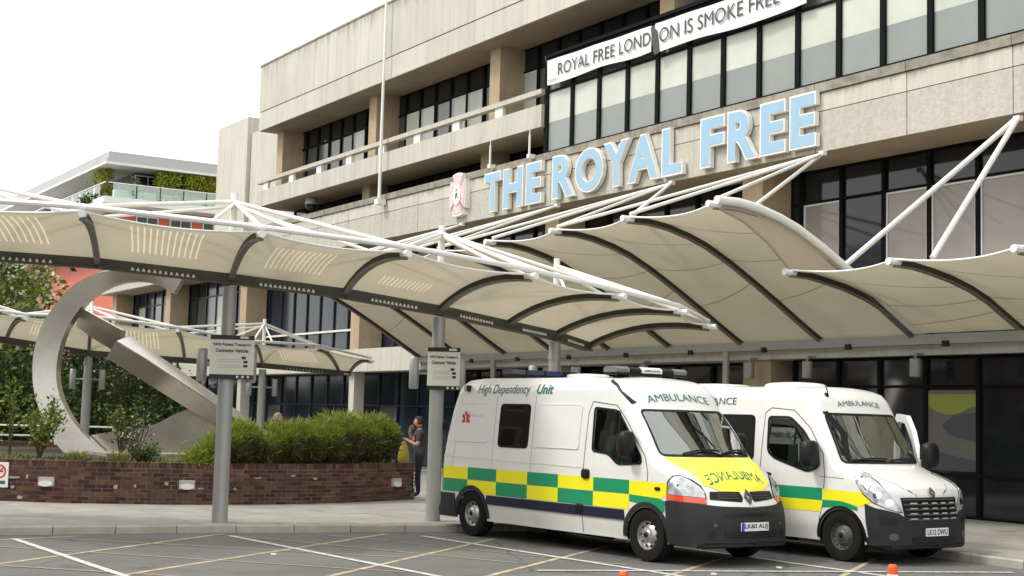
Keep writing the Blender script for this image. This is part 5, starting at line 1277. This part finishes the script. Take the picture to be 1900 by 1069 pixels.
# ================================================================ PLANTS
def leaves(name, mats, pts, size, parent=None, aspect=1.7, up=.0, kind=None, outward=None, droop=0., tri=False, loc=None):
    """many small leaf blades at pts (N,3); a pointed quad each"""
    N = len(pts); g = rng
    d = g.normal(size=(N, 3)); 
    if outward is not None: d = d*.7+outward*1.0
    d[:, 2] += up; d /= np.linalg.norm(d, axis=1)[:, None]
    r = g.normal(size=(N, 3)); s = np.cross(d, r); s /= np.linalg.norm(s, axis=1)[:, None]
    L = size*g.uniform(.6, 1.35, N)[:, None]; w = L/aspect/2
    org = ORG.get(parent.name, Vector()) if parent else Vector(loc or (0, 0, 0))
    P = pts-np.array(org)
    v0, v2 = P, P+d*L; mid = P+d*L*.5; mid[:, 2] -= droop*L[:, 0]
    V = np.stack([v0, mid+s*w, v2, mid-s*w], 1).reshape(-1, 3); me = bpy.data.meshes.new(name)
    me.vertices.add(4*N); me.vertices.foreach_set('co', V.ravel().astype('f'))
    me.loops.add(4*N); me.loops.foreach_set('vertex_index', np.arange(4*N, dtype='i'))
    me.polygons.add(N); me.polygons.foreach_set('loop_start', np.arange(0, 4*N, 4, dtype='i')); me.polygons.foreach_set('loop_total', np.full(N, 4, dtype='i'))
    mats = mats if isinstance(mats, list) else [mats]
    for m in mats: me.materials.append(m)
    if len(mats) > 1: me.polygons.foreach_set('material_index', g.integers(0, len(mats), N).astype('i'))
    me.update(); me.validate()
    o = link(name, me, parent, kind, None, Vector(loc) if loc is not None and not parent else None)
    return o
def clumps(c, rad, nclump, per, crad):
    """points gathered in clumps through an ellipsoid shell: light and dark masses with gaps between"""
    c = np.array(c, float); rad = np.array(rad, float); q = rng.normal(size=(nclump, 3)); q /= np.linalg.norm(q, axis=1)[:, None]
    q *= rng.uniform(.25, 1, nclump)[:, None]**.45; cc = c+q*rad
    p = np.repeat(cc, per, 0)+rng.normal(size=(nclump*per, 3))*crad*rng.uniform(.6, 1.2, nclump).repeat(per)[:, None]
    return p, cc
def tree(label, base, h, crown_c, rad, nclump, per, crad, size, m, group=None, limbs=9, extra=None, tr=.16):
    t = thing('tree', label, 'tree', base, group=group); b = Vector(base); cc = Vector(crown_c)
    p, cl = clumps(crown_c, rad, nclump, per, crad); tk = MB()
    mid = b.lerp(cc, .55)+Vector((.15, -.1, 0)); tk.tube([b, b.lerp(mid, .5)+Vector((.06, .03, 0)), mid, cc+Vector((0, 0, rad[2]*.4))], [tr, tr*.8, tr*.6, tr*.2], 8)
    for k in rng.choice(len(cl), min(limbs, len(cl)), replace=False):
        e = Vector(cl[k]); s = mid.lerp(cc, rng.uniform(0, .8)); tk.tube([s, s.lerp(e, .5)+Vector((0, 0, .15)), e], [tr*.35, tr*.22, .015], 5)
    tk.build('trunk', M['bark'], t, smooth=True)
    out = p-np.array(crown_c); out /= np.linalg.norm(out, axis=1)[:, None]+1e-6
    leaves('crown', m, p, size, t, outward=out, up=.1)
    if extra:
        k = rng.choice(len(p), extra[0]); leaves('blossom', extra[1], p[k]+rng.normal(size=(extra[0], 3))*.1, size*.8, t, aspect=1.2)
    return t
G = 'trees at the left'
tree('tall dense green tree at the far left rising behind the steel ring', (-47.0, 8.5, 0), 8, (-47.5, 9.0, 5.1), (3.4, 3.4, 3.1), 150, 120, .42, .20, [M['leaf'], M['leaf_lime'], M['leaf_lime'], M['leaf'], M['flower']], G, 14)
tree('slim twiggy tree whose top pokes above the near canopy at the left', (-42.5, 6.0, 0), 9, (-42.6, 6.2, 7.6), (1.5, 1.5, 1.1), 26, 26, .16, .17, [M['leaf'], M['leaf_dark']], G, 22, tr=.10)
tree('tree with pale blossom behind the post of the far canopy', (-50.5, 15.6, 0), 5, (-50.5, 15.5, 3.0), (1.8, 2.3, 1.5), 90, 90, .28, .16, [M['leaf_dark'], M['leaf'], M['leaf_dark']], G, 10, (420, [M['flower']]))
tree('dark bushy tree under the far canopy at the left edge', (-43.5, 9.3, 0), 4, (-43.0, 9.2, 1.9), (2.0, 2.4, 1.35), 110, 110, .32, .17, [M['leaf_dark'], M['leaf_dark'], M['leaf']], G, 10)
tree('broad tree at the outer left closing the view', (-62.0, 10, 0), 9, (-62, 10, 5.0), (5.5, 5.5, 4.4), 170, 110, .7, .34, [M['leaf'], M['leaf_dark']], G, 12, tr=.3)
tree('low dark bushy tree in the distance below the red block, left one', (-62.0, 17.5, 0), 4, (-62, 17.5, 1.7), (2.6, 3.0, 1.6), 90, 90, .45, .24, [M['leaf_dark'], M['leaf']], G, 6)
tree('low dark bushy tree in the distance below the red block, right one', (-66.0, 21.0, 0), 4, (-66, 21, 1.7), (2.6, 2.4, 1.6), 90, 90, .45, .24, [M['leaf_dark'], M['leaf']], G, 6)

# hedge of fine upright blades along the planter edge
hd = thing('hedge', 'feathery bright green hedge along the top of the brick planter wall', 'hedge', (-26.6, 12, .8))
def hedge_pts(n, lo, hi):
    a = rng.uniform(math.radians(-9.2), math.radians(29.3), n); r = PR-.30-np.abs(rng.normal(0, .38, n)).clip(0, 1.2)
    s = (a-math.radians(-9.2))/math.radians(39.5)
    top = 1.60+.05*np.sin(s*21+.6)+.04*np.sin(s*47)+.16*ss(.50, .72, s)-.24*np.exp(-((s-.27)/.05)**2)-.22*ss(.90, 1.0, s)**2-.40*ss(.14, .0, s)
    t = rng.uniform(lo, hi, n); z = .82+(top-.82)*t**.75
    bul = .26*np.sin(np.clip(t, 0, 1)*math.pi*.85)+.06*np.sin(s*55+t*4)-.16*t**6; r = r+bul-.05
    return np.c_[PC[0]+r*np.cos(a), PC[1]+r*np.sin(a), z], t
p, t = hedge_pts(62000, .60, 1.0); leaves('foliage', [M['leaf_grass'], M['leaf_grass'], M['leaf_lime']], p, .085, hd, aspect=6, up=.9)
p, t = hedge_pts(36000, .10, .70); leaves('foliage', [M['leaf_lime'], M['leaf_olive'], M['leaf_olive'], M['leaf']], p, .09, hd, aspect=5, up=.5)
p, t = hedge_pts(14000, .0, .50); leaves('stems', [M['leaf_olive'], M['bark'], M['bark']], p, .20, hd, aspect=9, up=1.6)
p, t = hedge_pts(2600, .93, 1.08); leaves('shoots', [M['leaf_grass'], M['leaf_lime'], M['straw']], p, .17, hd, aspect=9, up=1.3)
sh = thing('shrub', 'low bright green feathery shrub left of the left canopy post', 'shrub', (-26.0, 9.25, .85))
c = np.array([-25.86, 9.62, .96]); q = rng.normal(size=(7000, 3))*np.array([.16, .17, .17]); q[:, 2] = np.abs(q[:, 2])-.2
leaves('foliage', [M['leaf_grass'], M['leaf_lime'], M['leaf_grass']], c+q, .10, sh, aspect=6, up=.9)
# leafy shrubs in front of the ring
def shrub(label, base, h, w, n, size, ms, stems=7, cat='shrub', name='shrub'):
    t = thing(name, label, cat, base); b = Vector(base); m = MB(); pts = []
    for k in range(stems):
        a = random.uniform(0, 2*math.pi); e = b+Vector((math.cos(a)*w*random.uniform(.3, 1), math.sin(a)*w*random.uniform(.3, 1), h*random.uniform(.55, 1)))
        q = b.lerp(e, .5)+Vector((random.uniform(-.1, .1), random.uniform(-.1, .1), h*.12)); m.tube([b, q, e], [.018, .012, .005], 5)
        for i in range(n//stems):
            u = random.uniform(.25, 1); z = b.lerp(q, u*2) if u < .5 else q.lerp(e, u*2-1); pts.append(tuple(z+Vector((random.gauss(0, .09), random.gauss(0, .09), random.gauss(0, .07)))))
    m.build('stem', M['bark'], t); leaves('foliage', ms, np.array(pts), size, t, aspect=1.8, up=.25); return t
shrub('yellow green leafy shrub in front of the lower left of the ring', (-28.55, 7.25, .8), 1.35, .62, 900, .085, [M['leaf_lime'], M['leaf'], M['leaf_lime']], 11)
shrub('tall twig with pale leaves across the left side of the ring', (-29.3, 6.85, .8), 1.95, .35, 220, .09, [M['leaf_lime'], M['leaf']], 4)
shrub('bronze and green shrub right of the foot of the ring', (-30.9, 9.6, .8), 1.25, .6, 520, .085, [M['leaf'], M['leaf_lime'], M['leaf_dark']], 9)
shrub('sparse grey twiggy shrub in front of the steel base plate', (-29.4, 9.45, .8), 1.0, .5, 330, .05, [M['leaf_dark'], M['flower'], M['leaf_dark']], 12)
shrub('small dark rosemary like bush near the hedge on the planter', (-26.7, 8.75, .8), .42, .38, 700, .06, [M['leaf_dark'], M['leaf']], 14)
shrub('dark shrub at the left end of the planter', (-31.0, 5.3, .8), .9, .5, 600, .09, [M['leaf_dark'], M['leaf']], 9)
def spiky(name, label, base, n, L, m, spread, cat, wd=.03):
    t = thing(name, label, cat, base); mb = MB(); b = Vector(base)
    for k in range(n):
        a = random.uniform(0, 2*math.pi); s = random.uniform(.15, 1)*spread; l = L*random.uniform(.6, 1.1); d = Vector((math.cos(a), math.sin(a), 0)); sd = Vector((-d.y, d.x, 0))
        o = b+d*random.uniform(0, .12*spread)+sd*random.uniform(-.1, .1)*spread; p1 = o+d*s*l*.4+Vector((0, 0, l*.62)); p2 = o+d*s*l+Vector((0, 0, l*(1-s*.35)))
        w = wd*random.uniform(.6, 1.1); mb.add([o-sd*w*.6, o+sd*w*.6, p1+sd*w, p2, p1-sd*w], [(0, 1, 2, 4), (4, 2, 3)], k % 3)
    mb.build('leaf_blade', m, t); return t
spiky('spiky_plant', 'spiky yellow striped plant at the left of the planter', (-29.4, 6.3, .82), 46, .55, [M['leaf_yellow'], M['leaf_lime'], M['leaf_yellow']], .75, 'plant')
for k, (x, y, lb) in enumerate(((-26.9, 7.55, 'left of the pair below the ring'), (-26.5, 8.2, 'right of the pair below the ring'))):
    spiky('grass_tuft', 'dry straw coloured grass tuft on the planter edge, '+lb, (x, y, .82), 260, .32, [M['straw'], M['leaf_lime'], M['straw']], 1.1, 'grass', .006)
p = []
for k in range(7000):
    a = random.uniform(math.radians(-66), math.radians(27)); r = PR-.35-abs(random.gauss(0, 1.0)); p.append((PC[0]+r*math.cos(a), PC[1]+r*math.sin(a), .80))
leaves('ground_cover', [M['leaf'], M['leaf_dark'], M['straw'], M['leaf_lime']], np.array(p), .10, aspect=3, up=1.2, kind='stuff', loc=(-27, 10, .8))
# terrace plants on the far roof
tp = thing('terrace_hedge', 'yellow green bamboo hedge on the roof terrace of the far red block', 'hedge', (-114.5, 42, 18.9))
q = []
for y0, y1, zt in ((37.2, 39.1, 21.5), (39.6, 44.5, 21.5)):
    n = int((y1-y0)*1300); q.append(np.c_[rng.uniform(-114.6, -113.3, n), rng.uniform(y0, y1, n), 19.0+(zt-19.0)*rng.uniform(0, 1, n)**.8])
leaves('foliage', [M['bamboo'], M['bamboo'], M['leaf_lime']], np.concatenate(q), .32, tp, aspect=3.5, up=.5)
tp = thing('terrace_shrub', 'yellowing climber on the corner of the far roof terrace', 'shrub', (-117, 33.6, 18.9))
n = 1900; z = rng.uniform(0, 1, n); leaves('foliage', [M['bamboo'], M['straw'], M['leaf_lime']], np.c_[-115.2-rng.uniform(0, 3.6, n)*(1-.2*z), rng.normal(33.6, .35, n), 19.0+z*3.1*rng.uniform(.6, 1.18, n)], .30, tp, aspect=2.5, up=.4)
tp = thing('terrace_pot_plant', 'green pot plant behind the glass rail at the terrace corner', 'plant', (-113.9, 35.0, 18.9))
n = 500; leaves('foliage', [M['leaf_lime'], M['leaf']], np.c_[rng.normal(-113.9, .3, n), rng.normal(35.4, .35, n), 19.1+np.abs(rng.normal(0, .6, n))], .30, tp, aspect=2.5, up=.6)
tp = thing('terrace_pot_plant', 'small dark pot plant below the glass rail on the left side', 'plant', (-117, 32.4, 18.4))
n = 260; leaves('foliage', [M['leaf_dark'], M['leaf']], np.c_[rng.normal(-117.2, .5, n), rng.normal(32.4, .2, n), 18.7+np.abs(rng.normal(0, .3, n))], .28, tp, aspect=2, up=.4)

# ================================================================ PEOPLE
def skinned(verts, edges, radii, root=0, sub=2):
    me = bpy.data.meshes.new('tmp'); me.from_pydata([tuple(p) for p in verts], edges, []); o = bpy.data.objects.new('tmp', me); C.objects.link(o)
    md = o.modifiers.new('s', 'SKIN'); md.use_smooth_shade = True
    for i, r in enumerate(radii):
        sv = me.skin_vertices[0].data[i]; sv.radius = r if isinstance(r, tuple) else (r, r); sv.use_root = (i == root)
    sm_ = o.modifiers.new('d', 'SUBSURF'); sm_.levels = sub; sm_.render_levels = sub
    dg = bpy.context.evaluated_depsgraph_get(); res = bpy.data.meshes.new_from_object(o.evaluated_get(dg))
    out = ([v.co.copy() for v in res.vertices], [tuple(p.vertices) for p in res.polygons])
    bpy.data.objects.remove(o); bpy.data.meshes.remove(res); return out
def person(label, loc, rot, J, zones, hair, hairm, name='person', head=(0, 0, 1.62), look=0., extra=None, hide_hands=False):
    """J: joint dict; body faces the +x direction; zones(p) gives a material index for a face centre"""
    t = thing(name, label, 'person', loc, rot, local=True)
    V = []; E_ = []; Rr = []; idx = {}
    def add(k, p, r, par=None):
        idx[k] = len(V); V.append(Vector(p)); Rr.append(r)
        if par: E_.append((idx[par], idx[k]))
    add('pelvis', J['pelvis'], (.150, .125)); add('waist', J['waist'], (.142, .115), 'pelvis'); add('chest', J['chest'], (.175, .13), 'waist'); add('upper', J['upper'], (.135, .10), 'chest')
    add('neck', J['neck'], .058, 'upper')
    for s in ('l', 'r'):
        add('sh'+s, J['sh'+s], .074, 'upper'); add('el'+s, J['el'+s], .050, 'sh'+s); add('wr'+s, J['wr'+s], .030, 'el'+s); add('hd'+s, J['hd'+s], (.042, .024), 'wr'+s)
        add('hp'+s, J['hp'+s], .108, 'pelvis'); add('kn'+s, J['kn'+s], .068, 'hp'+s); add('an'+s, J['an'+s], .044, 'kn'+s); add('to'+s, J['to'+s], .042, 'an'+s)
    # fingers: five short chains from each palm
    for s in ('l', 'r'):
        h = Vector(J['hd'+s]); w = Vector(J['wr'+s]); d = (h-w).normalized(); side = d.cross(Vector((0, 0, 1)) if abs(d.z) < .9 else Vector((1, 0, 0))).normalized()
        for k, (o, l) in enumerate(((-.030, .062), (-.010, .074), (.010, .070), (.028, .055))):
            a = h+side*o+d*.03; cv = d.cross(side)*.02
            add(f'f{s}{k}a', a, .0105, 'hd'+s); add(f'f{s}{k}b', a+d*l*.55+cv*.5, .0095, f'f{s}{k}a'); add(f'f{s}{k}c', a+d*l+cv*1.6, .008, f'f{s}{k}b')
        add(f't{s}a', h-side*.045-d*.005, .0115, 'hd'+s); add(f't{s}b', h-side*.062+d*.035, .0095, f't{s}a')
    vs, fs = skinned(V, E_, Rr)
    # head with face, joined to the same mesh
    hc = Vector(head); hv = []; hf = []; n, m = 20, 16; o = len(vs); lk = Matrix.Rotation(look, 3, 'Z')
    for i in range(m+1):
        tt = -math.pi/2+math.pi*i/m
        for k in range(n):
            a = 2*math.pi*k/n; x, y, z = math.cos(tt)*math.cos(a), math.cos(tt)*math.sin(a), math.sin(tt)
            r = Vector((x*.098, y*.076, z*.122))
            if z < 0: r.x *= 1-.10*z*z; r.y *= 1+.28*z
            if x > .75:
                if abs(y) < .2 and -.35 < z < .1: r.x += .026*(1-abs(y)/.2)*(1-abs(z+.15)/.3)
                if .2 < abs(y) < .5 and -.02 < z < .25: r.x -= .010
                if abs(y) < .35 and -.62 < z < -.45: r.x += .006
            if abs(x) < .3 and abs(z+.02) < .32 and abs(y) > .8: r.y += math.copysign(.016, y)
            hv.append(hc+lk @ r)
    for i in range(m):
        for k in range(n): hf.append((o+i*n+k, o+i*n+(k+1) % n, o+(i+1)*n+(k+1) % n, o+(i+1)*n+k))
    vs = vs+hv; nb = len(fs); fs = fs+hf
    me = bpy.data.meshes.new('body'); me.from_pydata([tuple(p) for p in vs], [], fs)
    mats, zf = zones
    for q in mats: me.materials.append(q)
    for k, p in enumerate(me.polygons): p.material_index = zf(p.center) if k < nb else 0
    me.polygons.foreach_set('use_smooth', [True]*len(me.polygons)); me.update(); link('body', me, t)
    mb = MB(); hvs = []; hfs = []
    for i in range(9):
        tt = -.35+(math.pi/2+.35)*i/8
        for k in range(n):
            a = 2*math.pi*k/n; x, y, z = math.cos(tt)*math.cos(a), math.cos(tt)*math.sin(a), math.sin(tt)
            fr = .80 if (x > .35 and z < .55) else 1.06
            hvs.append(hc+lk @ Vector((x*.108*fr-.006, y*.086*(fr if x > .35 else 1.05), z*.134+(.05 if fr < 1 else 0)+random.uniform(-.003, .003))))
    for i in range(8):
        for k in range(n): hfs.append((i*n+k, i*n+(k+1) % n, (i+1)*n+(k+1) % n, (i+1)*n+k))
    mb.add(hvs, hfs).build('hair', hairm, t, smooth=True)
    e = MB()
    for y in (-.03, .03): lozenge(e, hc+lk @ Vector((.088, y, .012)), .008, .012, .007, 2)
    e.build('eye', M['hair_dark'], t)
    e = MB(); e.obox(hc+lk @ Vector((.088, 0, -.062)), lk @ Vector((.006, 0, 0)), lk @ Vector((0, .022, 0)), (0, 0, .005)); e.build('mouth', M['star_red'], t)
    return t
ST = dict(pelvis=(0, 0, .96), waist=(0, 0, 1.10), chest=(.01, 0, 1.28), upper=(0, 0, 1.40), neck=(.01, 0, 1.50), hpl=(0, .095, .90), hpr=(0, -.095, .90), knl=(.02, .10, .50), knr=(.04, -.10, .50), anl=(-.01, .105, .09), anr=(0, -.105, .09), tol=(.15, .12, .04), tor=(.16, -.12, .04))
def zone_std(sleeve, shirt, trs):
    def f(p):
        if p.z < .10: return 3
        if p.z < .94: return 2
        if p.z > 1.475: return 0
        return 1
    return f
MANX, MANY = -27.05, 15.0
# man smoking at the end of the wall: hand to the mouth, yellow bag on the other arm
Jm = dict(ST, shl=(0, .19, 1.42), shr=(0, -.19, 1.42), elr=(.16, -.24, 1.20), wrr=(.22, -.09, 1.40), hdr=(.20, -.035, 1.50), ell=(.06, .25, 1.13), wrl=(.27, .19, 1.24), hdl=(.34, .18, 1.27))
def zm(p):
    if p.z < .10: return 3
    if p.z < .92 and not (p.x > .15): return 2
    if p.z > 1.485: return 0
    if p.x > .13 or (abs(p.y) > .22 and p.z < 1.22): return 0
    return 1
man = person('man in dark t-shirt smoking beside the end of the brick planter wall', (MANX, MANY, .11), math.radians(-118), Jm, ([M['skin'], M['shirt_dark'], M['trouser'], M['shoe']], zm), None, M['hair_dark'], head=(.035, 0, 1.635), look=.1)
bag = thing('carrier_bag', 'yellow carrier bag held by the smoking man', 'bag', (MANX, MANY, .6), 0)
mb = MB(); d = Vector((math.cos(math.radians(-118)), math.sin(math.radians(-118)), 0)); s_ = Vector((-d.y, d.x, 0)); o = Vector((MANX, MANY, .11))+d*.34+s_*.18
q = []
for z, w, th in ((1.22, .04, .02), (1.10, .08, .04), (.96, .12, .06), (.80, .13, .07), (.74, .10, .05)): q.append([o+d*(w*math.cos(a))+s_*(th*math.sin(a))+Vector((0, 0, z)) for a in np.linspace(0, 2*math.pi, 12, endpoint=False)])
mb.add([p for r_ in q for p in r_], [(i*12+k, i*12+(k+1) % 12, (i+1)*12+(k+1) % 12, (i+1)*12+k) for i in range(4) for k in range(12)]+[tuple(range(48, 60))]); mb.build('sack', M['leaf_yellow'], bag, smooth=True)
# person passing behind the hedge
Jw = dict(ST, shl=(0, .18, 1.42), shr=(0, -.18, 1.42), elr=(-.04, -.25, 1.14), wrr=(.08, -.26, .92), hdr=(.12, -.25, .86), ell=(.04, .25, 1.14), wrl=(.16, .24, .95), hdl=(.2, .23, .9))
def zw(p):
    if p.z < .10: return 3
    if p.z > 1.485: return 0
    if abs(p.y) > .2 and p.z < 1.0: return 0
    return 2 if p.z < .94 else 1
person('person in teal top with sandy hair walking behind the hedge', (-29.0, 12.46, .11), math.radians(62), Jw, ([M['skin'], M['shirt_teal'], M['trouser'], M['shoe']], zw), None, M['hair_red'], head=(.03, 0, 1.63), look=-.3)
# driver sitting in the plain white ambulance
Jd = dict(pelvis=(-.02, 0, .62), waist=(-.05, 0, .76), chest=(-.06, 0, .94), upper=(-.07, 0, 1.06), neck=(-.05, 0, 1.15), shl=(-.07, .19, 1.07), shr=(-.07, -.19, 1.07), elr=(.10, -.26, .86), wrr=(.30, -.16, .82), hdr=(.37, -.12, .85), ell=(.10, .25, .86), wrl=(.30, .15, .82), hdl=(.37, .12, .85),
          hpl=(.02, .1, .58), hpr=(.02, -.1, .58), knl=(.42, .12, .60), knr=(.42, -.12, .60), anl=(.46, .12, .20), anr=(.46, -.12, .20), tol=(.60, .13, .14), tor=(.60, -.13, .14))
def zd(p):
    if p.z > 1.14: return 0
    if p.x > .26 and p.z > .70: return 0
    return 2 if p.z < .66 else 1
ca, sa = math.cos(math.radians(4)), math.sin(math.radians(4)); lx, ly = -1.02, -.48
person('driver in green uniform sitting at the wheel of the plain white ambulance', (-14.466+lx*ca-ly*sa, 15.839+lx*sa+ly*ca, .50), math.radians(4), Jd, ([M['skin'], M['uniform'], M['trouser'], M['shoe']], zd), None, M['hair_dark'], head=(-.02, 0, 1.29), look=.4)

# ================================================================ SMALL THINGS
for (x, y, h), lb in (((-8.9, 6.8, .735), 'left one, in front of the chequered ambulance'), ((-7.75, 8.57, .845), 'right one, in front of the plain white ambulance')):
    t = thing('marker_post', 'orange marker post, '+lb, 'post', (x, y, 0), group='orange marker posts')
    MB().lathe([(.0, h), (.026, h), (.036, h-.012), (.04, h-.03), (.04, .06), (.055, .04), (0, .04)], (x, y, 0), 'z', 20).build('stem', M['orange'], t, smooth=True)
    MB().lathe([(0, .045), (.10, .04), (.14, .01), (.14, 0), (0, 0)], (x, y, .004), 'z', 20).build('base', M['black'], t, smooth=True)
    for z in (h-.16, h-.34): MB().lathe([(.0405, z), (.042, z+.005), (.042, z+.08), (.0405, z+.085)], (x, y, 0), 'z', 20).build('reflective_band', M['plate'], t, smooth=True)
# dark bin and notice strip by the end of the wall
t = thing('litter_bin', 'dark litter bin standing behind the right canopy post', 'bin', (-25.3, 15.6, .11))
MB().lathe([(0, 0), (.22, 0), (.25, .06), (.25, .78), (.22, .86), (.10, .92), (0, .93)], (-25.3, 15.6, .11), 'z', 18).build('drum', M['black'], t, smooth=True)
MB().lathe([(.252, .60), (.262, .62), (.262, .66), (.252, .68)], (-25.3, 15.6, .11), 'z', 18).build('band', M['galv'], t, smooth=True)
t = thing('wall_end_plate', 'small narrow white notice on the end of the brick wall', 'sign', (-26.0, 14.3, .5))
a = math.radians(31.9); p = Vector(arc(PR+.012, a, .52)); rad = Vector((math.cos(a), math.sin(a), 0)); tan = Vector((-rad.y, rad.x, 0))
MB().obox(p, rad*.006, tan*.04, Vector((0, 0, .2))).build('plate', M['sign_black'], t)
m = MB()
for k in range(5): m.obox(p+rad*.008+Vector((0, 0, -.15+k*.075)), rad*.001, tan*.022, Vector((0, 0, .024)))
m.build('mark', M['plate'], t)
for (x, y), lb in (((-17.6, 7.6), 'by the post'), ((-14.0, 13.3), 'in front of the white van wheel'), ((-13.7, 11.9), 'between the ambulances')):
    t = MB(); t.prism([(x+.045*math.cos(q)*random.uniform(.7, 1.2), y+.04*math.sin(q)*random.uniform(.7, 1.2), 0) for q in np.linspace(0, 2*math.pi, 7, endpoint=False)], (0, 0, .004), (0, 0, .02))
    tag(t.build('paper_scrap', M['plate'], loc=(x, y, 0)), 'scrap of white litter on the asphalt '+lb, 'litter', 'litter scraps')

# ================================================================ ACROSS THE STREET (seen only in the glass and paint)
for k, (x, w, h, lb) in enumerate(((-108, 18, 12, 'fourth from the left end of the row'), (-89, 18, 10.5, 'second in the row'), (-70, 17, 11.5, 'third in the row'), (-52, 17, 10.5, 'left'), (-34, 16, 12, 'middle left'), (-17, 15, 11, 'middle right'), (-1, 18, 12.5, 'right'))):
    t = thing('terrace_house', 'brick terrace house across the street, '+lb, 'building', (x, -20, 0))
    MB().box((x, -30, 0), (x+w, -20, h)).build('wall', M['brick_far'], t)
    MB().prism([(x, -30.3, h), (x, -19.7, h), (x, -25, h+3.2)], (-.2, 0, 0), (w+.2, 0, 0)).build('roof', M['slate'], t)
    for j in range(3):
        for i in range(4):
            f = MB().box((x+1.2+i*w/4.2, -20.0, 1.2+j*3.4), (x+2.7+i*w/4.2, -19.95, 3.2+j*3.4)).build('window', M['frame_white'], t)
            MB().box((x+1.3+i*w/4.2, -19.96, 1.3+j*3.4), (x+2.6+i*w/4.2, -19.93, 3.1+j*3.4)).build('pane', M['glass_dark'], f)
G2 = 'street trees across the road'
tree('street tree across the road behind the camera, left', (-40, -13, 0), 8, (-40, -13, 5.6), (3.2, 3.2, 2.8), 60, 60, .6, .42, [M['leaf'], M['leaf_dark']], G2, 8)
tree('street tree across the road behind the camera, right', (-22, -13.5, 0), 9, (-22, -13.5, 6.2), (3.6, 3.6, 3.2), 60, 60, .6, .45, [M['leaf'], M['leaf_dark']], G2, 8)
